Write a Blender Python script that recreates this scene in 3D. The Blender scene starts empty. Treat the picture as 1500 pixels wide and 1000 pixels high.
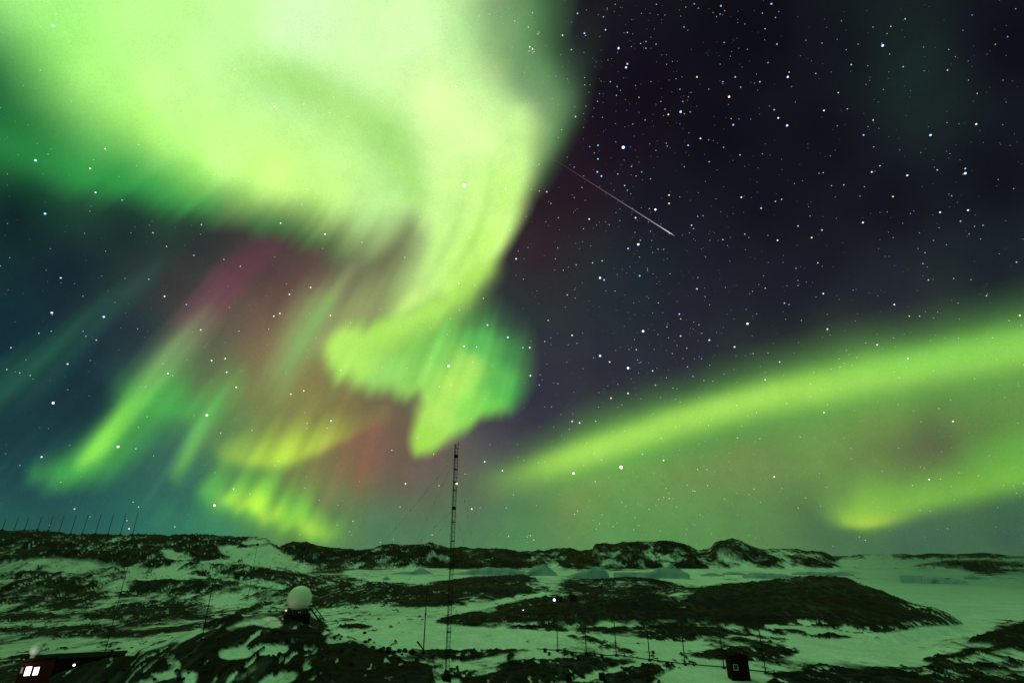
import bpy, bmesh, math, random
import numpy as np
from mathutils import Vector, Matrix
random.seed(7); rng = np.random.default_rng(7)
SC = bpy.context.scene; COL = SC.collection
# ---------------------------------------------------------------- camera, world, exposure
F, PITCH, HC = 745.0, math.atan(312/745.0), 18.0        # focal in photo units, upward tilt, eye height above the sea ice
cam = bpy.data.cameras.new("camera"); co = bpy.data.objects.new("camera", cam); COL.objects.link(co)
cam.sensor_width = 36; cam.lens = 36*F/1500; cam.clip_start = .5; cam.clip_end = 40000
co.location = (0, 0, HC); co.rotation_euler = (math.pi/2 + PITCH, 0, 0); SC.camera = co
w = bpy.data.worlds.new("World"); SC.world = w; w.use_nodes = True
bg = w.node_tree.nodes["Background"]; bg.inputs[0].default_value = (.10, .2, .26, 1); bg.inputs[1].default_value = .08   # night air glow; the sky dome and the aurora give the light
SC.view_settings.view_transform = 'Standard'; SC.view_settings.look = 'None'; SC.view_settings.exposure = 0; SC.view_settings.gamma = 1
SC.render.engine = 'CYCLES'; SC.cycles.max_bounces = 6; SC.cycles.diffuse_bounces = 2; SC.cycles.transparent_max_bounces = 16
SKY_GAIN = 1.0
CP, SP = math.cos(PITCH), math.sin(PITCH)
def ray(px, py):
    """direction of sight for a place in the view: x right, y ahead, z up"""
    u, v = (px - 750)/F, (500 - py)/F
    d = np.stack([u + 0*v, CP - v*SP, SP + v*CP + 0*u], -1) if not np.isscalar(px) else np.array([u, CP - v*SP, SP + v*CP])
    return d/np.linalg.norm(d, axis=-1, keepdims=True)
def at_range(px, py, r):
    d = ray(float(px), float(py)); k = r/math.hypot(d[0], d[1]); return Vector((d[0]*k, d[1]*k, HC + d[2]*k))
def chart_of(x, y, z):
    """the view place of world points (z relative to ground 0)"""
    zz = z - HC; f = np.maximum(y*CP + zz*SP, 1e-6)
    return 750 + F*x/f, 500 - F*(-y*SP + zz*CP)/f
# ---------------------------------------------------------------- helpers
def tag(o, label=None, cat=None, group=None, kind=None):
    if label: o['label'] = label
    if cat: o['category'] = cat
    if group: o['group'] = group
    if kind: o['kind'] = kind
    return o
def empty(name, loc, rz=0):
    o = bpy.data.objects.new(name, None); COL.objects.link(o); o.location = loc; o.rotation_euler = (0, 0, rz); o.empty_display_size = .2
    return o
def np_mesh(name, V, Q, mats=(), attrs=None, smooth=True):
    me = bpy.data.meshes.new(name); V = np.asarray(V, np.float32); Q = np.asarray(Q, np.int32)
    me.vertices.add(len(V)); me.vertices.foreach_set('co', V.ravel())
    k = Q.shape[1]; me.loops.add(Q.size); me.loops.foreach_set('vertex_index', Q.ravel())
    me.polygons.add(len(Q)); me.polygons.foreach_set('loop_start', np.arange(0, Q.size, k, dtype=np.int32))
    me.polygons.foreach_set('loop_total', np.full(len(Q), k, np.int32))
    me.update(calc_edges=True)
    me.polygons.foreach_set('use_smooth', np.full(len(Q), smooth, bool))
    for n, (dom, a) in (attrs or {}).items():
        at = me.attributes.new(n, 'FLOAT_COLOR', 'POINT')
        c = np.ones((len(V), 4), np.float32); c[:, :3] = a; at.data.foreach_set('color', c.ravel())
    for m in mats: me.materials.append(m)
    return me
def link(name, me, parent=None):
    o = bpy.data.objects.new(name, me); COL.objects.link(o); o.parent = parent; return o
class MB:
    """collects simple shapes into one mesh"""
    def __init__(s): s.bm = bmesh.new()
    def box(s, c, d, rz=0, rot=None, bev=0):
        M = Matrix.Translation(c) @ (rot.to_4x4() if rot is not None else Matrix.Rotation(rz, 4, 'Z')) @ Matrix.Diagonal((d[0], d[1], d[2], 1))
        r = bmesh.ops.create_cube(s.bm, size=1, matrix=M)
        if bev: bmesh.ops.bevel(s.bm, geom=list({e for v in r['verts'] for e in v.link_edges}), offset=bev, segments=2, affect='EDGES', profile=.7)
        return s
    def tube(s, a, b, r, r2=None, n=6):
        a, b = Vector(a), Vector(b); d = b - a
        M = Matrix.Translation((a + b)/2) @ d.to_track_quat('Z', 'Y').to_matrix().to_4x4()
        bmesh.ops.create_cone(s.bm, cap_ends=True, segments=n, radius1=r, radius2=r if r2 is None else r2, depth=d.length, matrix=M); return s
    def poly(s, pts):
        s.bm.faces.new([s.bm.verts.new(p) for p in pts]); return s
    def prism(s, pts, h):
        a = [s.bm.verts.new(p) for p in pts]; b = [s.bm.verts.new(Vector(p) + Vector(h)) for p in pts]; n = len(a)
        s.bm.faces.new(a[::-1]); s.bm.faces.new(b)
        for i in range(n): s.bm.faces.new([a[i], a[(i + 1) % n], b[(i + 1) % n], b[i]])
        return s
    def sphere(s, c, r, sc=(1, 1, 1), u=24, v=16, icos=0):
        M = Matrix.Translation(c) @ Matrix.Diagonal((sc[0], sc[1], sc[2], 1))
        if icos: bmesh.ops.create_icosphere(s.bm, subdivisions=icos, radius=r, matrix=M)
        else: bmesh.ops.create_uvsphere(s.bm, u_segments=u, v_segments=v, radius=r, matrix=M)
        return s
    def build(s, name, mat, parent=None, smooth=False):
        bmesh.ops.recalc_face_normals(s.bm, faces=s.bm.faces)
        me = bpy.data.meshes.new(name); s.bm.to_mesh(me); s.bm.free(); me.materials.append(mat)
        if smooth: me.polygons.foreach_set('use_smooth', [True]*len(me.polygons))
        return link(name, me, parent)
# ---------------------------------------------------------------- materials
def mat(name, col, rough=.7, metal=0, noise=.25, scale=3, bump=.1, spec=.3):
    m = bpy.data.materials.new(name); m.use_nodes = True; nt = m.node_tree; b = nt.nodes["Principled BSDF"]
    tc = nt.nodes.new('ShaderNodeTexCoord'); n = nt.nodes.new('ShaderNodeTexNoise'); n.inputs['Scale'].default_value = scale; n.inputs['Detail'].default_value = 6
    r = nt.nodes.new('ShaderNodeMix'); r.data_type = 'RGBA'
    r.inputs[6].default_value = (*[c*(1 - noise) for c in col], 1); r.inputs[7].default_value = (*[min(1, c*(1 + noise)) for c in col], 1)
    nt.links.new(tc.outputs['Object'], n.inputs['Vector']); nt.links.new(n.outputs['Fac'], r.inputs[0]); nt.links.new(r.outputs[2], b.inputs['Base Color'])
    b.inputs['Roughness'].default_value = rough; b.inputs['Metallic'].default_value = metal; b.inputs['Specular IOR Level'].default_value = spec
    if bump:
        bp = nt.nodes.new('ShaderNodeBump'); bp.inputs['Strength'].default_value = bump; bp.inputs['Distance'].default_value = .05
        nt.links.new(n.outputs['Fac'], bp.inputs['Height']); nt.links.new(bp.outputs[0], b.inputs['Normal'])
    return m
def emis(name, col, k):
    m = bpy.data.materials.new(name); m.use_nodes = True; nt = m.node_tree; nt.nodes.clear()
    e = nt.nodes.new('ShaderNodeEmission'); o = nt.nodes.new('ShaderNodeOutputMaterial'); e.inputs[0].default_value = (*col, 1); e.inputs[1].default_value = k
    nt.links.new(e.outputs[0], o.inputs[0]); return m
def glow_mat(name, clear):
    m = bpy.data.materials.new(name); m.use_nodes = True; nt = m.node_tree; nt.nodes.clear(); N = nt.nodes.new; L = nt.links.new
    a = N('ShaderNodeAttribute'); a.attribute_name = 'light'
    # fine mottling of the upper air
    g = N('ShaderNodeNewGeometry'); n1 = N('ShaderNodeTexNoise'); n1.inputs['Scale'].default_value = .0022; n1.inputs['Detail'].default_value = 3; n1.inputs['Roughness'].default_value = .6
    mr = N('ShaderNodeMapRange'); mr.inputs[1].default_value = .25; mr.inputs[2].default_value = .75; mr.inputs[3].default_value = .93; mr.inputs[4].default_value = 1.07
    n2 = N('ShaderNodeTexNoise'); n2.inputs['Scale'].default_value = .05; n2.inputs['Detail'].default_value = 2
    mr2 = N('ShaderNodeMapRange'); mr2.inputs[1].default_value = .2; mr2.inputs[2].default_value = .8; mr2.inputs[3].default_value = .9; mr2.inputs[4].default_value = 1.1
    mu = N('ShaderNodeMath'); mu.operation = 'MULTIPLY'; mk = N('ShaderNodeMath'); mk.operation = 'MULTIPLY'; mk.inputs[1].default_value = SKY_GAIN
    e = N('ShaderNodeEmission'); o = N('ShaderNodeOutputMaterial')
    L(g.outputs['Position'], n1.inputs['Vector']); L(g.outputs['Position'], n2.inputs['Vector']); L(n1.outputs['Fac'], mr.inputs[0]); L(n2.outputs['Fac'], mr2.inputs[0])
    L(mr.outputs[0], mu.inputs[0]); L(mr2.outputs[0], mu.inputs[1]); L(mu.outputs[0], mk.inputs[0])
    L(a.outputs['Color'], e.inputs[0]); L(mk.outputs[0], e.inputs[1])
    if clear:
        t = N('ShaderNodeBsdfTransparent'); ad = N('ShaderNodeAddShader'); L(e.outputs[0], ad.inputs[0]); L(t.outputs[0], ad.inputs[1]); L(ad.outputs[0], o.inputs[0])
    else: L(e.outputs[0], o.inputs[0])
    m.cycles.emission_sampling = 'NONE'
    return m
# ---- sky painter: light field on a chart of the sky (chart units = degrees-like), returns layers
CX0, CX1, CY0, CY1, ST = -320.0, 1820.0, -620.0, 860.0, 3.0
def chart():
    xs = np.arange(CX0, CX1 + .1, ST); ys = np.arange(CY0, CY1 + .1, ST)
    return np.meshgrid(xs, ys)
GX, GY = chart()
def shepard(pts, X, Y, s=35.0, p=1.6):
    n = len(pts[0]) - 2
    acc = np.zeros(X.shape + (n,)); ws = np.zeros(X.shape)
    for q in pts:
        w = ((X - q[0])**2 + (Y - q[1])**2 + s*s)**(-p)
        ws += w; acc += w[..., None]*np.array(q[2:], float)
    return acc/ws[..., None]
def sstep(t):
    t = np.clip(t, 0, 1); return t*t*(3 - 2*t)
def hashn(i, j, seed):
    h = (i.astype(np.int64)*374761393 + j.astype(np.int64)*668265263 + seed*1442695041) & 0xffffffff
    h = ((h ^ (h >> 13))*1274126177) & 0xffffffff
    return ((h ^ (h >> 16)) & 0xffff)/65535.0
def vnoise(x, y, seed=0):
    xi = np.floor(x); yi = np.floor(y); fx = x - xi; fy = y - yi
    fx = fx*fx*(3 - 2*fx); fy = fy*fy*(3 - 2*fy)
    a = hashn(xi, yi, seed); b = hashn(xi + 1, yi, seed); c = hashn(xi, yi + 1, seed); d = hashn(xi + 1, yi + 1, seed)
    return a + (b - a)*fx + (c - a)*fy + (a - b - c + d)*fx*fy
def fbm(x, y, o=4, seed=0, g=.5, lac=2.03):
    s = 0; a = 1; t = 0
    for k in range(o):
        s = s + a*vnoise(x, y, seed + 17*k); t += a; a *= g; x = x*lac + 13.7; y = y*lac + 7.3
    return s/t
def sdf(poly, X, Y):
    P = np.array(poly, float); Q = np.roll(P, -1, 0); d = np.full(X.shape, 1e9); ins = np.zeros(X.shape, bool)
    for (ax, ay), (bx, by) in zip(P, Q):
        ex, ey = bx - ax, by - ay; L = ex*ex + ey*ey + 1e-9
        t = np.clip(((X - ax)*ex + (Y - ay)*ey)/L, 0, 1)
        d = np.minimum(d, (X - ax - t*ex)**2 + (Y - ay - t*ey)**2)
        c = ((ay > Y) != (by > Y)) & (X < (bx - ax)*(Y - ay)/(by - ay + 1e-12) + ax)
        ins ^= c
    d = np.sqrt(d); return np.where(ins, d, -d)
def smooth_line(pts, n=10):
    P = np.array(pts, float)
    if len(P) < 3: 
        t = np.linspace(0, 1, n*2)[:, None]; return P[0]*(1 - t) + P[-1]*t
    E = np.vstack([2*P[0] - P[1], P, 2*P[-1] - P[-2]]); out = []
    for k in range(1, len(E) - 2):
        t = np.linspace(0, 1, n, endpoint=False)[:, None]
        a, b, c, d = E[k - 1], E[k], E[k + 1], E[k + 2]
        out.append(.5*(2*b + (c - a)*t + (2*a - 5*b + 4*c - d)*t*t + (3*b - a - 3*c + d)*t**3))
    return np.vstack(out + [P[-1:]])
def smooth_poly(poly, n=6):
    P = np.array(poly, float); N = len(P); out = []
    for k in range(N):
        a, b, c, d = P[k - 1], P[k], P[(k + 1) % N], P[(k + 2) % N]
        t = np.linspace(0, 1, n, endpoint=False)[:, None]
        out.append(.5*(2*b + (c - a)*t + (2*a - 5*b + 4*c - d)*t*t + (3*b - a - 3*c + d)*t**3))
    return np.vstack(out)
WM = 1.16
def brush(pts, X, Y, p=2.0):
    """pts: (x, y, width on left of travel, width on right, alpha)"""
    S = smooth_line(pts); S[:, 2:4] *= WM; best = np.full(X.shape, 1e18); A = np.zeros(X.shape)
    m = S[:, 2:4].max()*3.2; x0, x1, y0, y1 = S[:, 0].min() - m, S[:, 0].max() + m, S[:, 1].min() - m, S[:, 1].max() + m
    i0, i1 = [int(np.clip((v - CY0)/ST, 0, X.shape[0])) for v in (y0, y1)]
    j0, j1 = [int(np.clip((v - CX0)/ST, 0, X.shape[1])) for v in (x0, x1)]
    if i1 <= i0 or j1 <= j0: return A
    x = X[i0:i1, j0:j1]; y = Y[i0:i1, j0:j1]; best = np.full(x.shape, 1e18)
    W = np.ones(x.shape); AL = np.zeros(x.shape); SD = np.ones(x.shape)
    for k in range(len(S) - 1):
        a, b = S[k], S[k + 1]; ex, ey = b[0] - a[0], b[1] - a[1]; L = ex*ex + ey*ey + 1e-9
        t = np.clip(((x - a[0])*ex + (y - a[1])*ey)/L, 0, 1)
        dx = x - a[0] - t*ex; dy = y - a[1] - t*ey; d = dx*dx + dy*dy
        cr = (ex*dy - ey*dx)/np.sqrt(L)/np.sqrt(d + 1e-6)          # >0: right of travel (y down)
        f = sstep(.5 + .5*cr)
        wl = a[2] + (b[2] - a[2])*t; wr = a[3] + (b[3] - a[3])*t
        w = wl*(1 - f) + wr*f
        n = d/(w*w)
        u = n < best; best = np.where(u, n, best); AL = np.where(u, a[4] + (b[4] - a[4])*t, AL)
    A[i0:i1, j0:j1] = AL*np.exp(-best**(p/2))
    return A
def lin(c):
    c = np.clip(c, 0, None)/255.0
    return np.where(c <= .04045, c/12.92, ((c + .055)/1.055)**2.4)
RX, RY = 950.0, -300.0                 # radiant of the auroral rays
def rays(X, Y, k=60.0, seed=3, o=3):
    th = np.arctan2(X - RX, Y - RY); r = np.hypot(X - RX, Y - RY)
    return fbm(th*k, r/420.0, o, seed)
def blur(A, sig):
    A = np.atleast_3d(A); n = int(sig*3/ST) + 1; k = np.exp(-.5*(np.arange(-n, n + 1)*ST/sig)**2); k /= k.sum()
    P = np.pad(A, ((n, n), (n, n), (0, 0)), mode='edge'); H, W = A.shape[:2]
    P = sum(k[i]*P[i:i + H] for i in range(2*n + 1))
    return sum(k[i]*P[:, i:i + W] for i in range(2*n + 1))
def over(C, col, A):
    return C + (np.array(col, float) - C)*A[..., None]

BASE = [(70,170,34,112,58),(150,222,58,150,72),(0,130,30,92,55),(-60,150,26,80,50),(250,275,58,150,70),(70,200,30,96,52),(20,225,34,118,60),(1100,50,13,12,20),(1250,60,16,18,26),(1325,100,28,46,42),(1290,50,24,36,36),(1350,160,26,38,38),(1480,60,14,14,24),(1300,300,17,18,29),(1450,250,16,18,27),(1200,200,15,15,24),(1120,300,16,16,26),(1050,200,14,13,22),(1200,380,22,24,36),(1050,360,24,26,38),(1450,400,26,34,42),(950,130,16,13,24),(900,200,22,14,28),
(850,300,38,22,34),(830,240,34,24,32),(960,300,20,20,30),(1000,450,33,33,47),(800,370,52,34,40),(870,380,38,50,52),(920,430,34,46,52),(950,380,28,36,44),(1150,430,27,29,42),(1300,430,34,37,50),(900,550,38,38,54),(1000,540,37,38,52),(780,560,44,41,60),
(740,630,66,60,78),(800,600,46,46,64),(720,690,92,98,90),(770,460,40,52,54),
(1000,710,120,154,82),(1100,700,124,146,82),(1200,680,120,166,80),(1350,645,90,88,70),(1285,640,108,130,72),(1280,595,122,162,82),(1400,600,98,128,70),(1480,590,106,142,72),(1480,680,96,165,70),
(1180,748,74,106,74),(1100,760,88,140,78),(1000,775,86,146,80),(1350,795,64,102,82),(1480,765,58,90,76),(1240,800,70,112,78),(900,770,84,150,84),(750,770,78,146,86),(650,770,72,136,86),(850,720,132,156,82),(920,690,116,166,80),
(20,310,12,26,36),(100,400,18,34,46),(200,330,20,34,42),(200,500,26,42,56),(120,560,22,46,58),(20,480,17,44,56),(50,700,32,72,78),(150,745,40,92,88),(200,775,46,116,96),(300,775,46,126,98),(20,770,40,96,84),
(30,640,23,52,60),(110,600,23,48,56),(300,350,32,40,46),(280,430,58,48,56),(380,390,72,52,58),(430,430,98,72,70),(350,470,108,82,80),(380,540,146,120,84),(450,560,140,132,84),(330,570,112,140,82),(320,620,88,140,82),(300,520,82,104,76),(400,600,140,150,78),(400,500,136,104,80),
(250,660,50,98,92),(470,610,140,136,74),(370,700,90,170,76),(470,720,100,150,80),(520,680,148,84,74),(560,650,110,94,76),(600,690,118,82,82),(650,690,106,84,86),(640,730,92,110,84),(500,745,84,124,82),(560,770,66,132,96),(420,740,95,150,70),(440,690,140,110,72),(280,720,46,100,96),
(-250,500,11,32,42),(-200,100,30,70,50),(1750,300,16,18,28),(1750,700,70,110,70),(1000,-300,14,14,22),(1600,-400,12,12,18),(500,-500,30,60,40),(-200,-500,20,40,34)]
def paint():
    """-> base light and the light of each auroral form, linear"""
    X, Y = GX, GY; wx = (fbm(X/150, Y/150, 3, 5) - .5); wy = (fbm(X/150, Y/150, 3, 9) - .5)
    X = X + 34*wx; Y = Y + 34*wy
    B = blur(shepard(BASE, X, Y, 48, 1.7), 14)
    X = GX + 14*wx; Y = GY + 14*wy
    C = B.copy(); T = [lin(B)]
    # -- faint rays left and pink light under the curtain
    R = rays(X, Y, 55, 3); R2 = rays(X, Y, 150, 8)
    R0_ = rays(X, Y, 17, 31, 2); rr = np.hypot(X - RX, Y - RY) + 1e-6
    dsp = (20*(R0_ - .5) + 24*(R - .5) + 20*(R2 - .5))*sstep((Y - 215)/110)*sstep((830 - X)/70)
    Xo, Yo = X, Y; X = X + (X - RX)/rr*dsp; Y = Y + (Y - RY)/rr*dsp
    def st(col, pts, p=2.0, ray=0.0, still=False):
        nonlocal C
        A = brush(pts, X*.3 + Xo*.7, Y*.3 + Yo*.7, p) if still else brush(pts, X, Y, p)
        if ray: A = A*np.clip(1 + ray*(R - .5)*2 + .5*ray*(R2 - .5)*2, 0, 1.6)
        C = over(C, col, np.clip(A, 0, 1))
    # form 1: rayed curtain on the left
    st((46,110,86), [(-60,600,35,40,.6),(40,535,30,40,.7),(130,470,26,30,.5),(230,400,24,24,.25)])
    st((126,62,86), [(280,475,22,26,.55),(330,425,24,26,.75),(380,370,24,26,.4)])
    st((165,150,130), [(225,560,24,30,.45),(270,505,22,28,.45),(320,440,22,26,.2)])
    st((120,185,95), [(140,665,16,26,.2),(200,590,20,34,.6),(245,535,20,30,.45),(300,470,18,24,.15)])
    st((76,182,80), [(50,700,16,16,.5),(110,690,24,20,.85),(170,660,30,30,.75),(220,610,24,36,.6)])
    st((84,192,88), [(190,585,30,26,.5),(240,596,44,20,.85),(290,600,40,16,.7),(340,565,36,26,.3)])
    st((135,232,85), [(118,674,10,12,.5),(140,655,12,16,.95),(162,625,11,18,.85),(190,590,10,18,.5),(225,555,12,18,.25)])
    st((110,190,100), [(258,690,10,14,.5),(285,640,11,16,.7),(310,600,12,18,.5),(350,540,14,18,.2)])
    st((110,190,85), [(298,720,7,12,.5),(318,690,8,12,.5),(340,650,8,12,.25)])
    st((188,224,78), [(335,668,24,11,.5),(400,674,32,10,.95),(455,658,30,10,.85),(510,640,24,10,.55),(555,612,22,14,.2)], still=True)
    st((110,205,75), [(310,730,24,16,.7),(350,735,28,18,.8),(400,735,34,24,.75),(440,755,40,24,.8),(470,775,34,20,.6)], ray=.25)
    st((185,238,66), [(335,732,15,9,.7),(370,738,22,11,.9),(405,745,20,12,.7)])
    st((170,225,62), [(425,768,16,9,.5),(450,774,16,10,.9),(475,782,14,8,.4)])
    st((66,150,100), [(250,750,30,30,.4),(310,770,30,30,.4)])
    st((160,76,90), [(485,720,30,30,.4),(515,682,30,30,.6),(548,640,26,26,.4)])
    st((122,76,92), [(590,720,24,24,.3),(620,680,26,26,.4)])
    wr = sstep((Y - 330)/120)*sstep((790 - Y)/60)*sstep((640 - X)/120)
    C = C*(1 + wr*(.26*(rays(X, Y, 34, 21, 2) - .5) + .22*(rays(X, Y, 95, 23, 2) - .5) + .12*(R2 - .5)))[..., None]
    st((146,240,92), [(118,677,4,7,.3),(140,657,5,9,.85),(160,630,5,10,.8),(182,603,5,10,.5),(205,578,6,10,.2)])
    st((124,205,100), [(262,685,5,8,.2),(275,660,5,9,.55),(292,632,5,9,.5),(315,595,6,10,.2)])
    st((150,205,120), [(196,585,5,12,.1),(225,545,6,14,.4),(262,500,7,14,.35),(300,455,8,14,.1)])
    A1 = lin(C) - lin(B); P = C.copy(); T.append(A1)
    # form 2: the big swirling curtain
    big = smooth_poly([(-700,-900),(1100,-900),(770,-200),(742,-40),(740,30),(748,80),(768,112),(804,142),(802,172),(788,230),(768,300),(742,355),(712,400),(660,440),(600,468),(560,490),(590,420),(606,370),(600,330),(555,348),(500,338),(430,318),(350,300),(300,284),(255,258),(190,222),(120,188),(60,130),(0,62),(-120,-20),(-600,-200)])
    soft = shepard([(0,60,80),(120,180,80),(250,250,50),(400,320,50),(520,345,55),(600,400,40),(570,340,60),(830,110,60),(780,100,90),(800,150,55),(795,190,34),(780,250,17),(740,360,12),(690,420,13),(600,470,16),(740,40,90),(600,330,40),(500,0,60)], X, Y, 30)[..., 0]
    D = sdf(big, X, Y)
    m = sstep(.5 + D/(2*soft))
    inner = shepard([(0,20,150,236,106),(60,90,140,230,94),(120,140,156,240,100),(250,30,172,250,118),(250,130,182,252,120),(200,190,160,240,96),(450,50,196,255,156),(330,70,180,253,130),(600,50,196,246,146),(650,150,206,250,140),(430,125,178,238,134),(520,100,190,246,140),(330,230,188,255,118),(400,262,194,255,112),(480,280,184,246,112),(500,230,178,240,118),(560,210,164,226,116),(590,260,168,228,118),(540,300,170,230,118),(640,250,196,246,130),(800,135,140,196,112),(770,112,140,196,112),(700,200,202,250,136),(760,180,180,236,118),(700,300,194,246,126),(650,340,186,238,124),(620,400,176,226,118),(740,280,176,236,104),(700,360,178,238,100),(680,410,176,236,96),(620,450,180,236,104),(700,50,160,220,120),(720,110,176,230,126),(360,295,150,225,90),(450,310,160,225,95),(290,260,150,235,90),(0,-200,150,240,110),(500,-250,195,255,150),(700,-200,170,240,130),(300,-600,170,245,130),(800,-600,150,235,120),(-300,-500,150,235,120)], X, Y, 28, 1.8)
    inner = np.minimum(inner*np.array([1.13,1.06,1.26]), 259)*(1 + .24*(R2 - .5)[..., None]*sstep((Y - 250)/150)[..., None])
    st((50,158,72), [(-80,190,60,40,.4),(20,215,40,30,.5),(80,240,36,26,.7),(140,262,46,24,.9),(220,272,44,24,.85),(300,300,30,24,.6)])
    st((60,92,66), [(760,-100,60,70,.7),(790,0,50,60,.75),(800,70,50,50,.7),(850,80,36,40,.4),(880,20,30,36,.22)])
    st((92,150,88), [(800,-60,70,40,.0),(770,20,50,30,.6),(770,80,40,40,.7),(816,142,34,22,.55),(806,190,26,22,.7),(785,260,20,16,.5)])
    st((40,120,55), [(380,330,24,20,.5),(450,345,24,20,.45),(520,370,20,20,.3)])
    # light that falls from the lower edge in rays
    st((150,160,112), [(570,330,26,26,.5),(520,390,24,26,.5),(470,450,26,28,.6),(430,510,20,24,.4),(400,560,16,22,.15)], ray=.25)
    st((160,180,112), [(600,370,18,20,.3),(570,420,34,30,.6),(530,455,44,34,.7),(490,490,40,40,.6)], ray=.2)
    st((140,195,105), [(470,450,20,26,.5),(440,500,22,26,.6),(418,545,18,24,.5),(405,580,14,18,.2)], ray=.3)
    C = over(C, (0,0,0), m*0) + (inner - C)*m[..., None]
    # fold below: tongue, curl, drape
    drape = smooth_poly([(474,512),(500,488),(560,486),(640,470),(690,452),(735,462),(768,505),(768,560),(748,598),(705,612),(668,634),(640,658),(610,664),(600,648),(608,612),(612,588),(565,578),(505,562),(476,542)])
    ds = .78*shepard([(480,520,16),(520,562,26),(600,585,24),(615,655,14),(650,650,14),(700,615,14),(745,598,19),(772,540,38),(740,462,60),(660,462,50),(560,490,40)], X, Y, 20)[..., 0]
    dm = sstep(.5 + sdf(drape, X, Y)/(2*ds))
    dc = shepard([(486,520,186,240,104),(515,528,188,244,108),(500,550,160,226,100),(560,505,120,186,86),(590,500,112,180,82),(640,490,112,196,90),(700,500,92,190,92),(640,525,132,214,100),(570,545,150,222,104),(620,560,150,222,100),(662,560,190,246,104),(640,600,186,242,104),(616,640,172,232,88),(680,535,178,238,104),(730,560,98,192,88),(752,520,72,146,78),(722,600,118,214,86),(690,600,140,222,90),(700,465,78,146,74),(745,470,62,108,72),(760,580,70,170,80)], X, Y, 14, 1.8)
    dc = dc*(1 + (.13*(R2 - .5) + .17*(R - .5))*sstep((X - 500)/90))[..., None]
    C = C + (dc - C)*dm[..., None]
    st((160,222,112), [(350,100,30,30,.3),(430,122,30,34,.75),(520,165,30,34,.6),(580,215,26,30,.7),(612,285,20,24,.5)])
    for o, w, cc, al in ((-4,8,(205,255,122),.7),(-24,7,(166,224,100),.55),(-40,8,(200,252,130),.6),(-58,8,(170,228,112),.5),(-78,9,(198,250,135),.5)):
        st(cc, [(752 + o*1.2,215,w,w,0),(742 + o*1.1,270,w,w,al*.6),(725 + o,330,w,w,al),(695 + o*.9,385,w,w,al),(655 + o*.7,428,w,w,al*.3)])
    st((178,238,100), [(705,395,22,14,.75),(665,437,24,13,.9),(610,470,26,13,.95),(550,495,30,15,.95),(505,515,24,20,.9)], p=2.3)
    T.append(lin(C) - lin(P)); P = C.copy()
    # form 3: the arc low on the right
    X, Y = Xo, Yo
    arc = [(690,714),(760,690),(830,670),(900,648),(980,621),(1060,597),(1150,575),(1250,553),(1350,534),(1450,516),(1560,494),(1800,440)]
    st((92,168,74), [(x, y + (10 if x > 700 else 0), 34 + .026*(x - 690) + 8, 50 + .02*(x - 690), .15 + .6*min(1, (x - 690)/200)) for x, y in arc])
    st((168,228,92), [(x, y + 1, 16 + .011*(x - 690), 20 + .011*(x - 690), min(.95, max(0, (x - 700)/140))*(1 - .0005*max(0, x - 1100))) for x, y in arc], p=2.2)
    st((120,215,85), [(x, y - 4, 15 + .012*(x - 690), 16, min(.4, max(0, (x - 1150)/500))) for x, y in arc])
    T.append(lin(C) - lin(P)); P = C.copy()
    # form 4: broken glow near the horizon under the arc
    st((120,172,76), [(1246,768,4,12,.0),(1252,745,5,40,.5),(1260,715,8,50,.4),(1268,690,14,50,.15)])
    st((124,190,68), [(1240,765,12,8,.5),(1262,752,34,16,.7),(1330,738,36,16,.85),(1420,718,36,18,.85),(1520,692,40,20,.85),(1700,640,40,24,.6)])
    st((104,175,66), [(1430,670,24,24,.3),(1500,655,26,26,.5),(1600,630,26,26,.5)])
    st((146,204,64), [(1242,768,40,5,.5),(1275,766,40,6,.6),(1320,755,34,9,.4),(1370,740,26,12,.1)])
    st((180,212,60), [(1243,769,14,4,.5),(1262,769,14,4,.8),(1290,766,12,5,.6),(1320,757,12,8,.1)])
    st((112,150,68), [(1180,720,24,20,.3),(1240,715,24,20,.3)])
    T.append(lin(C) - lin(P))
    T = [blur(t, 3) for t in T]
    return [T[0]] + [np.clip(t, 0, None) for t in T[1:]], C
# ---------------------------------------------------------------- sky dome and aurora
LAYERS, _ = paint()
def sample(A, px, py):
    fx = np.clip((px - CX0)/ST, 0, A.shape[1] - 1.001); fy = np.clip((py - CY0)/ST, 0, A.shape[0] - 1.001)
    i = fy.astype(int); j = fx.astype(int); u = (fx - j)[..., None]; v = (fy - i)[..., None]
    return (A[i, j]*(1 - u) + A[i, j + 1]*u)*(1 - v) + (A[i + 1, j]*(1 - u) + A[i + 1, j + 1]*u)*v
AZ = np.radians(np.concatenate([np.arange(-180, -64, 4), np.arange(-62, 62.01, .17), np.arange(66, 180.1, 4)]))
EL = np.radians(np.concatenate([[-6, -3], np.arange(-1.5, 62, .17), np.arange(62.5, 90, 1.5), [89.9]]))
a_, e_ = np.meshgrid(AZ, EL)
DIR = np.stack([np.sin(a_)*np.cos(e_), np.cos(a_)*np.cos(e_), np.sin(e_)], -1)
fw = DIR[..., 1]*CP + DIR[..., 2]*SP; ff = np.maximum(fw, .05)
PX = 750 + F*DIR[..., 0]/ff; PY = 500 - F*(-DIR[..., 1]*SP + DIR[..., 2]*CP)/ff
inview = sstep((fw - .32)/.25)[..., None]
nv = len(AZ); ii, jj = np.meshgrid(np.arange(len(EL) - 1), np.arange(nv - 1), indexing='ij')
QUADS = np.stack([ii*nv + jj, ii*nv + jj + 1, (ii + 1)*nv + jj + 1, (ii + 1)*nv + jj], -1).reshape(-1, 4)
base = sample(LAYERS[0], PX, PY)*inview + lin(np.array([92., 152, 100]))*(1 - inview)
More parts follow.
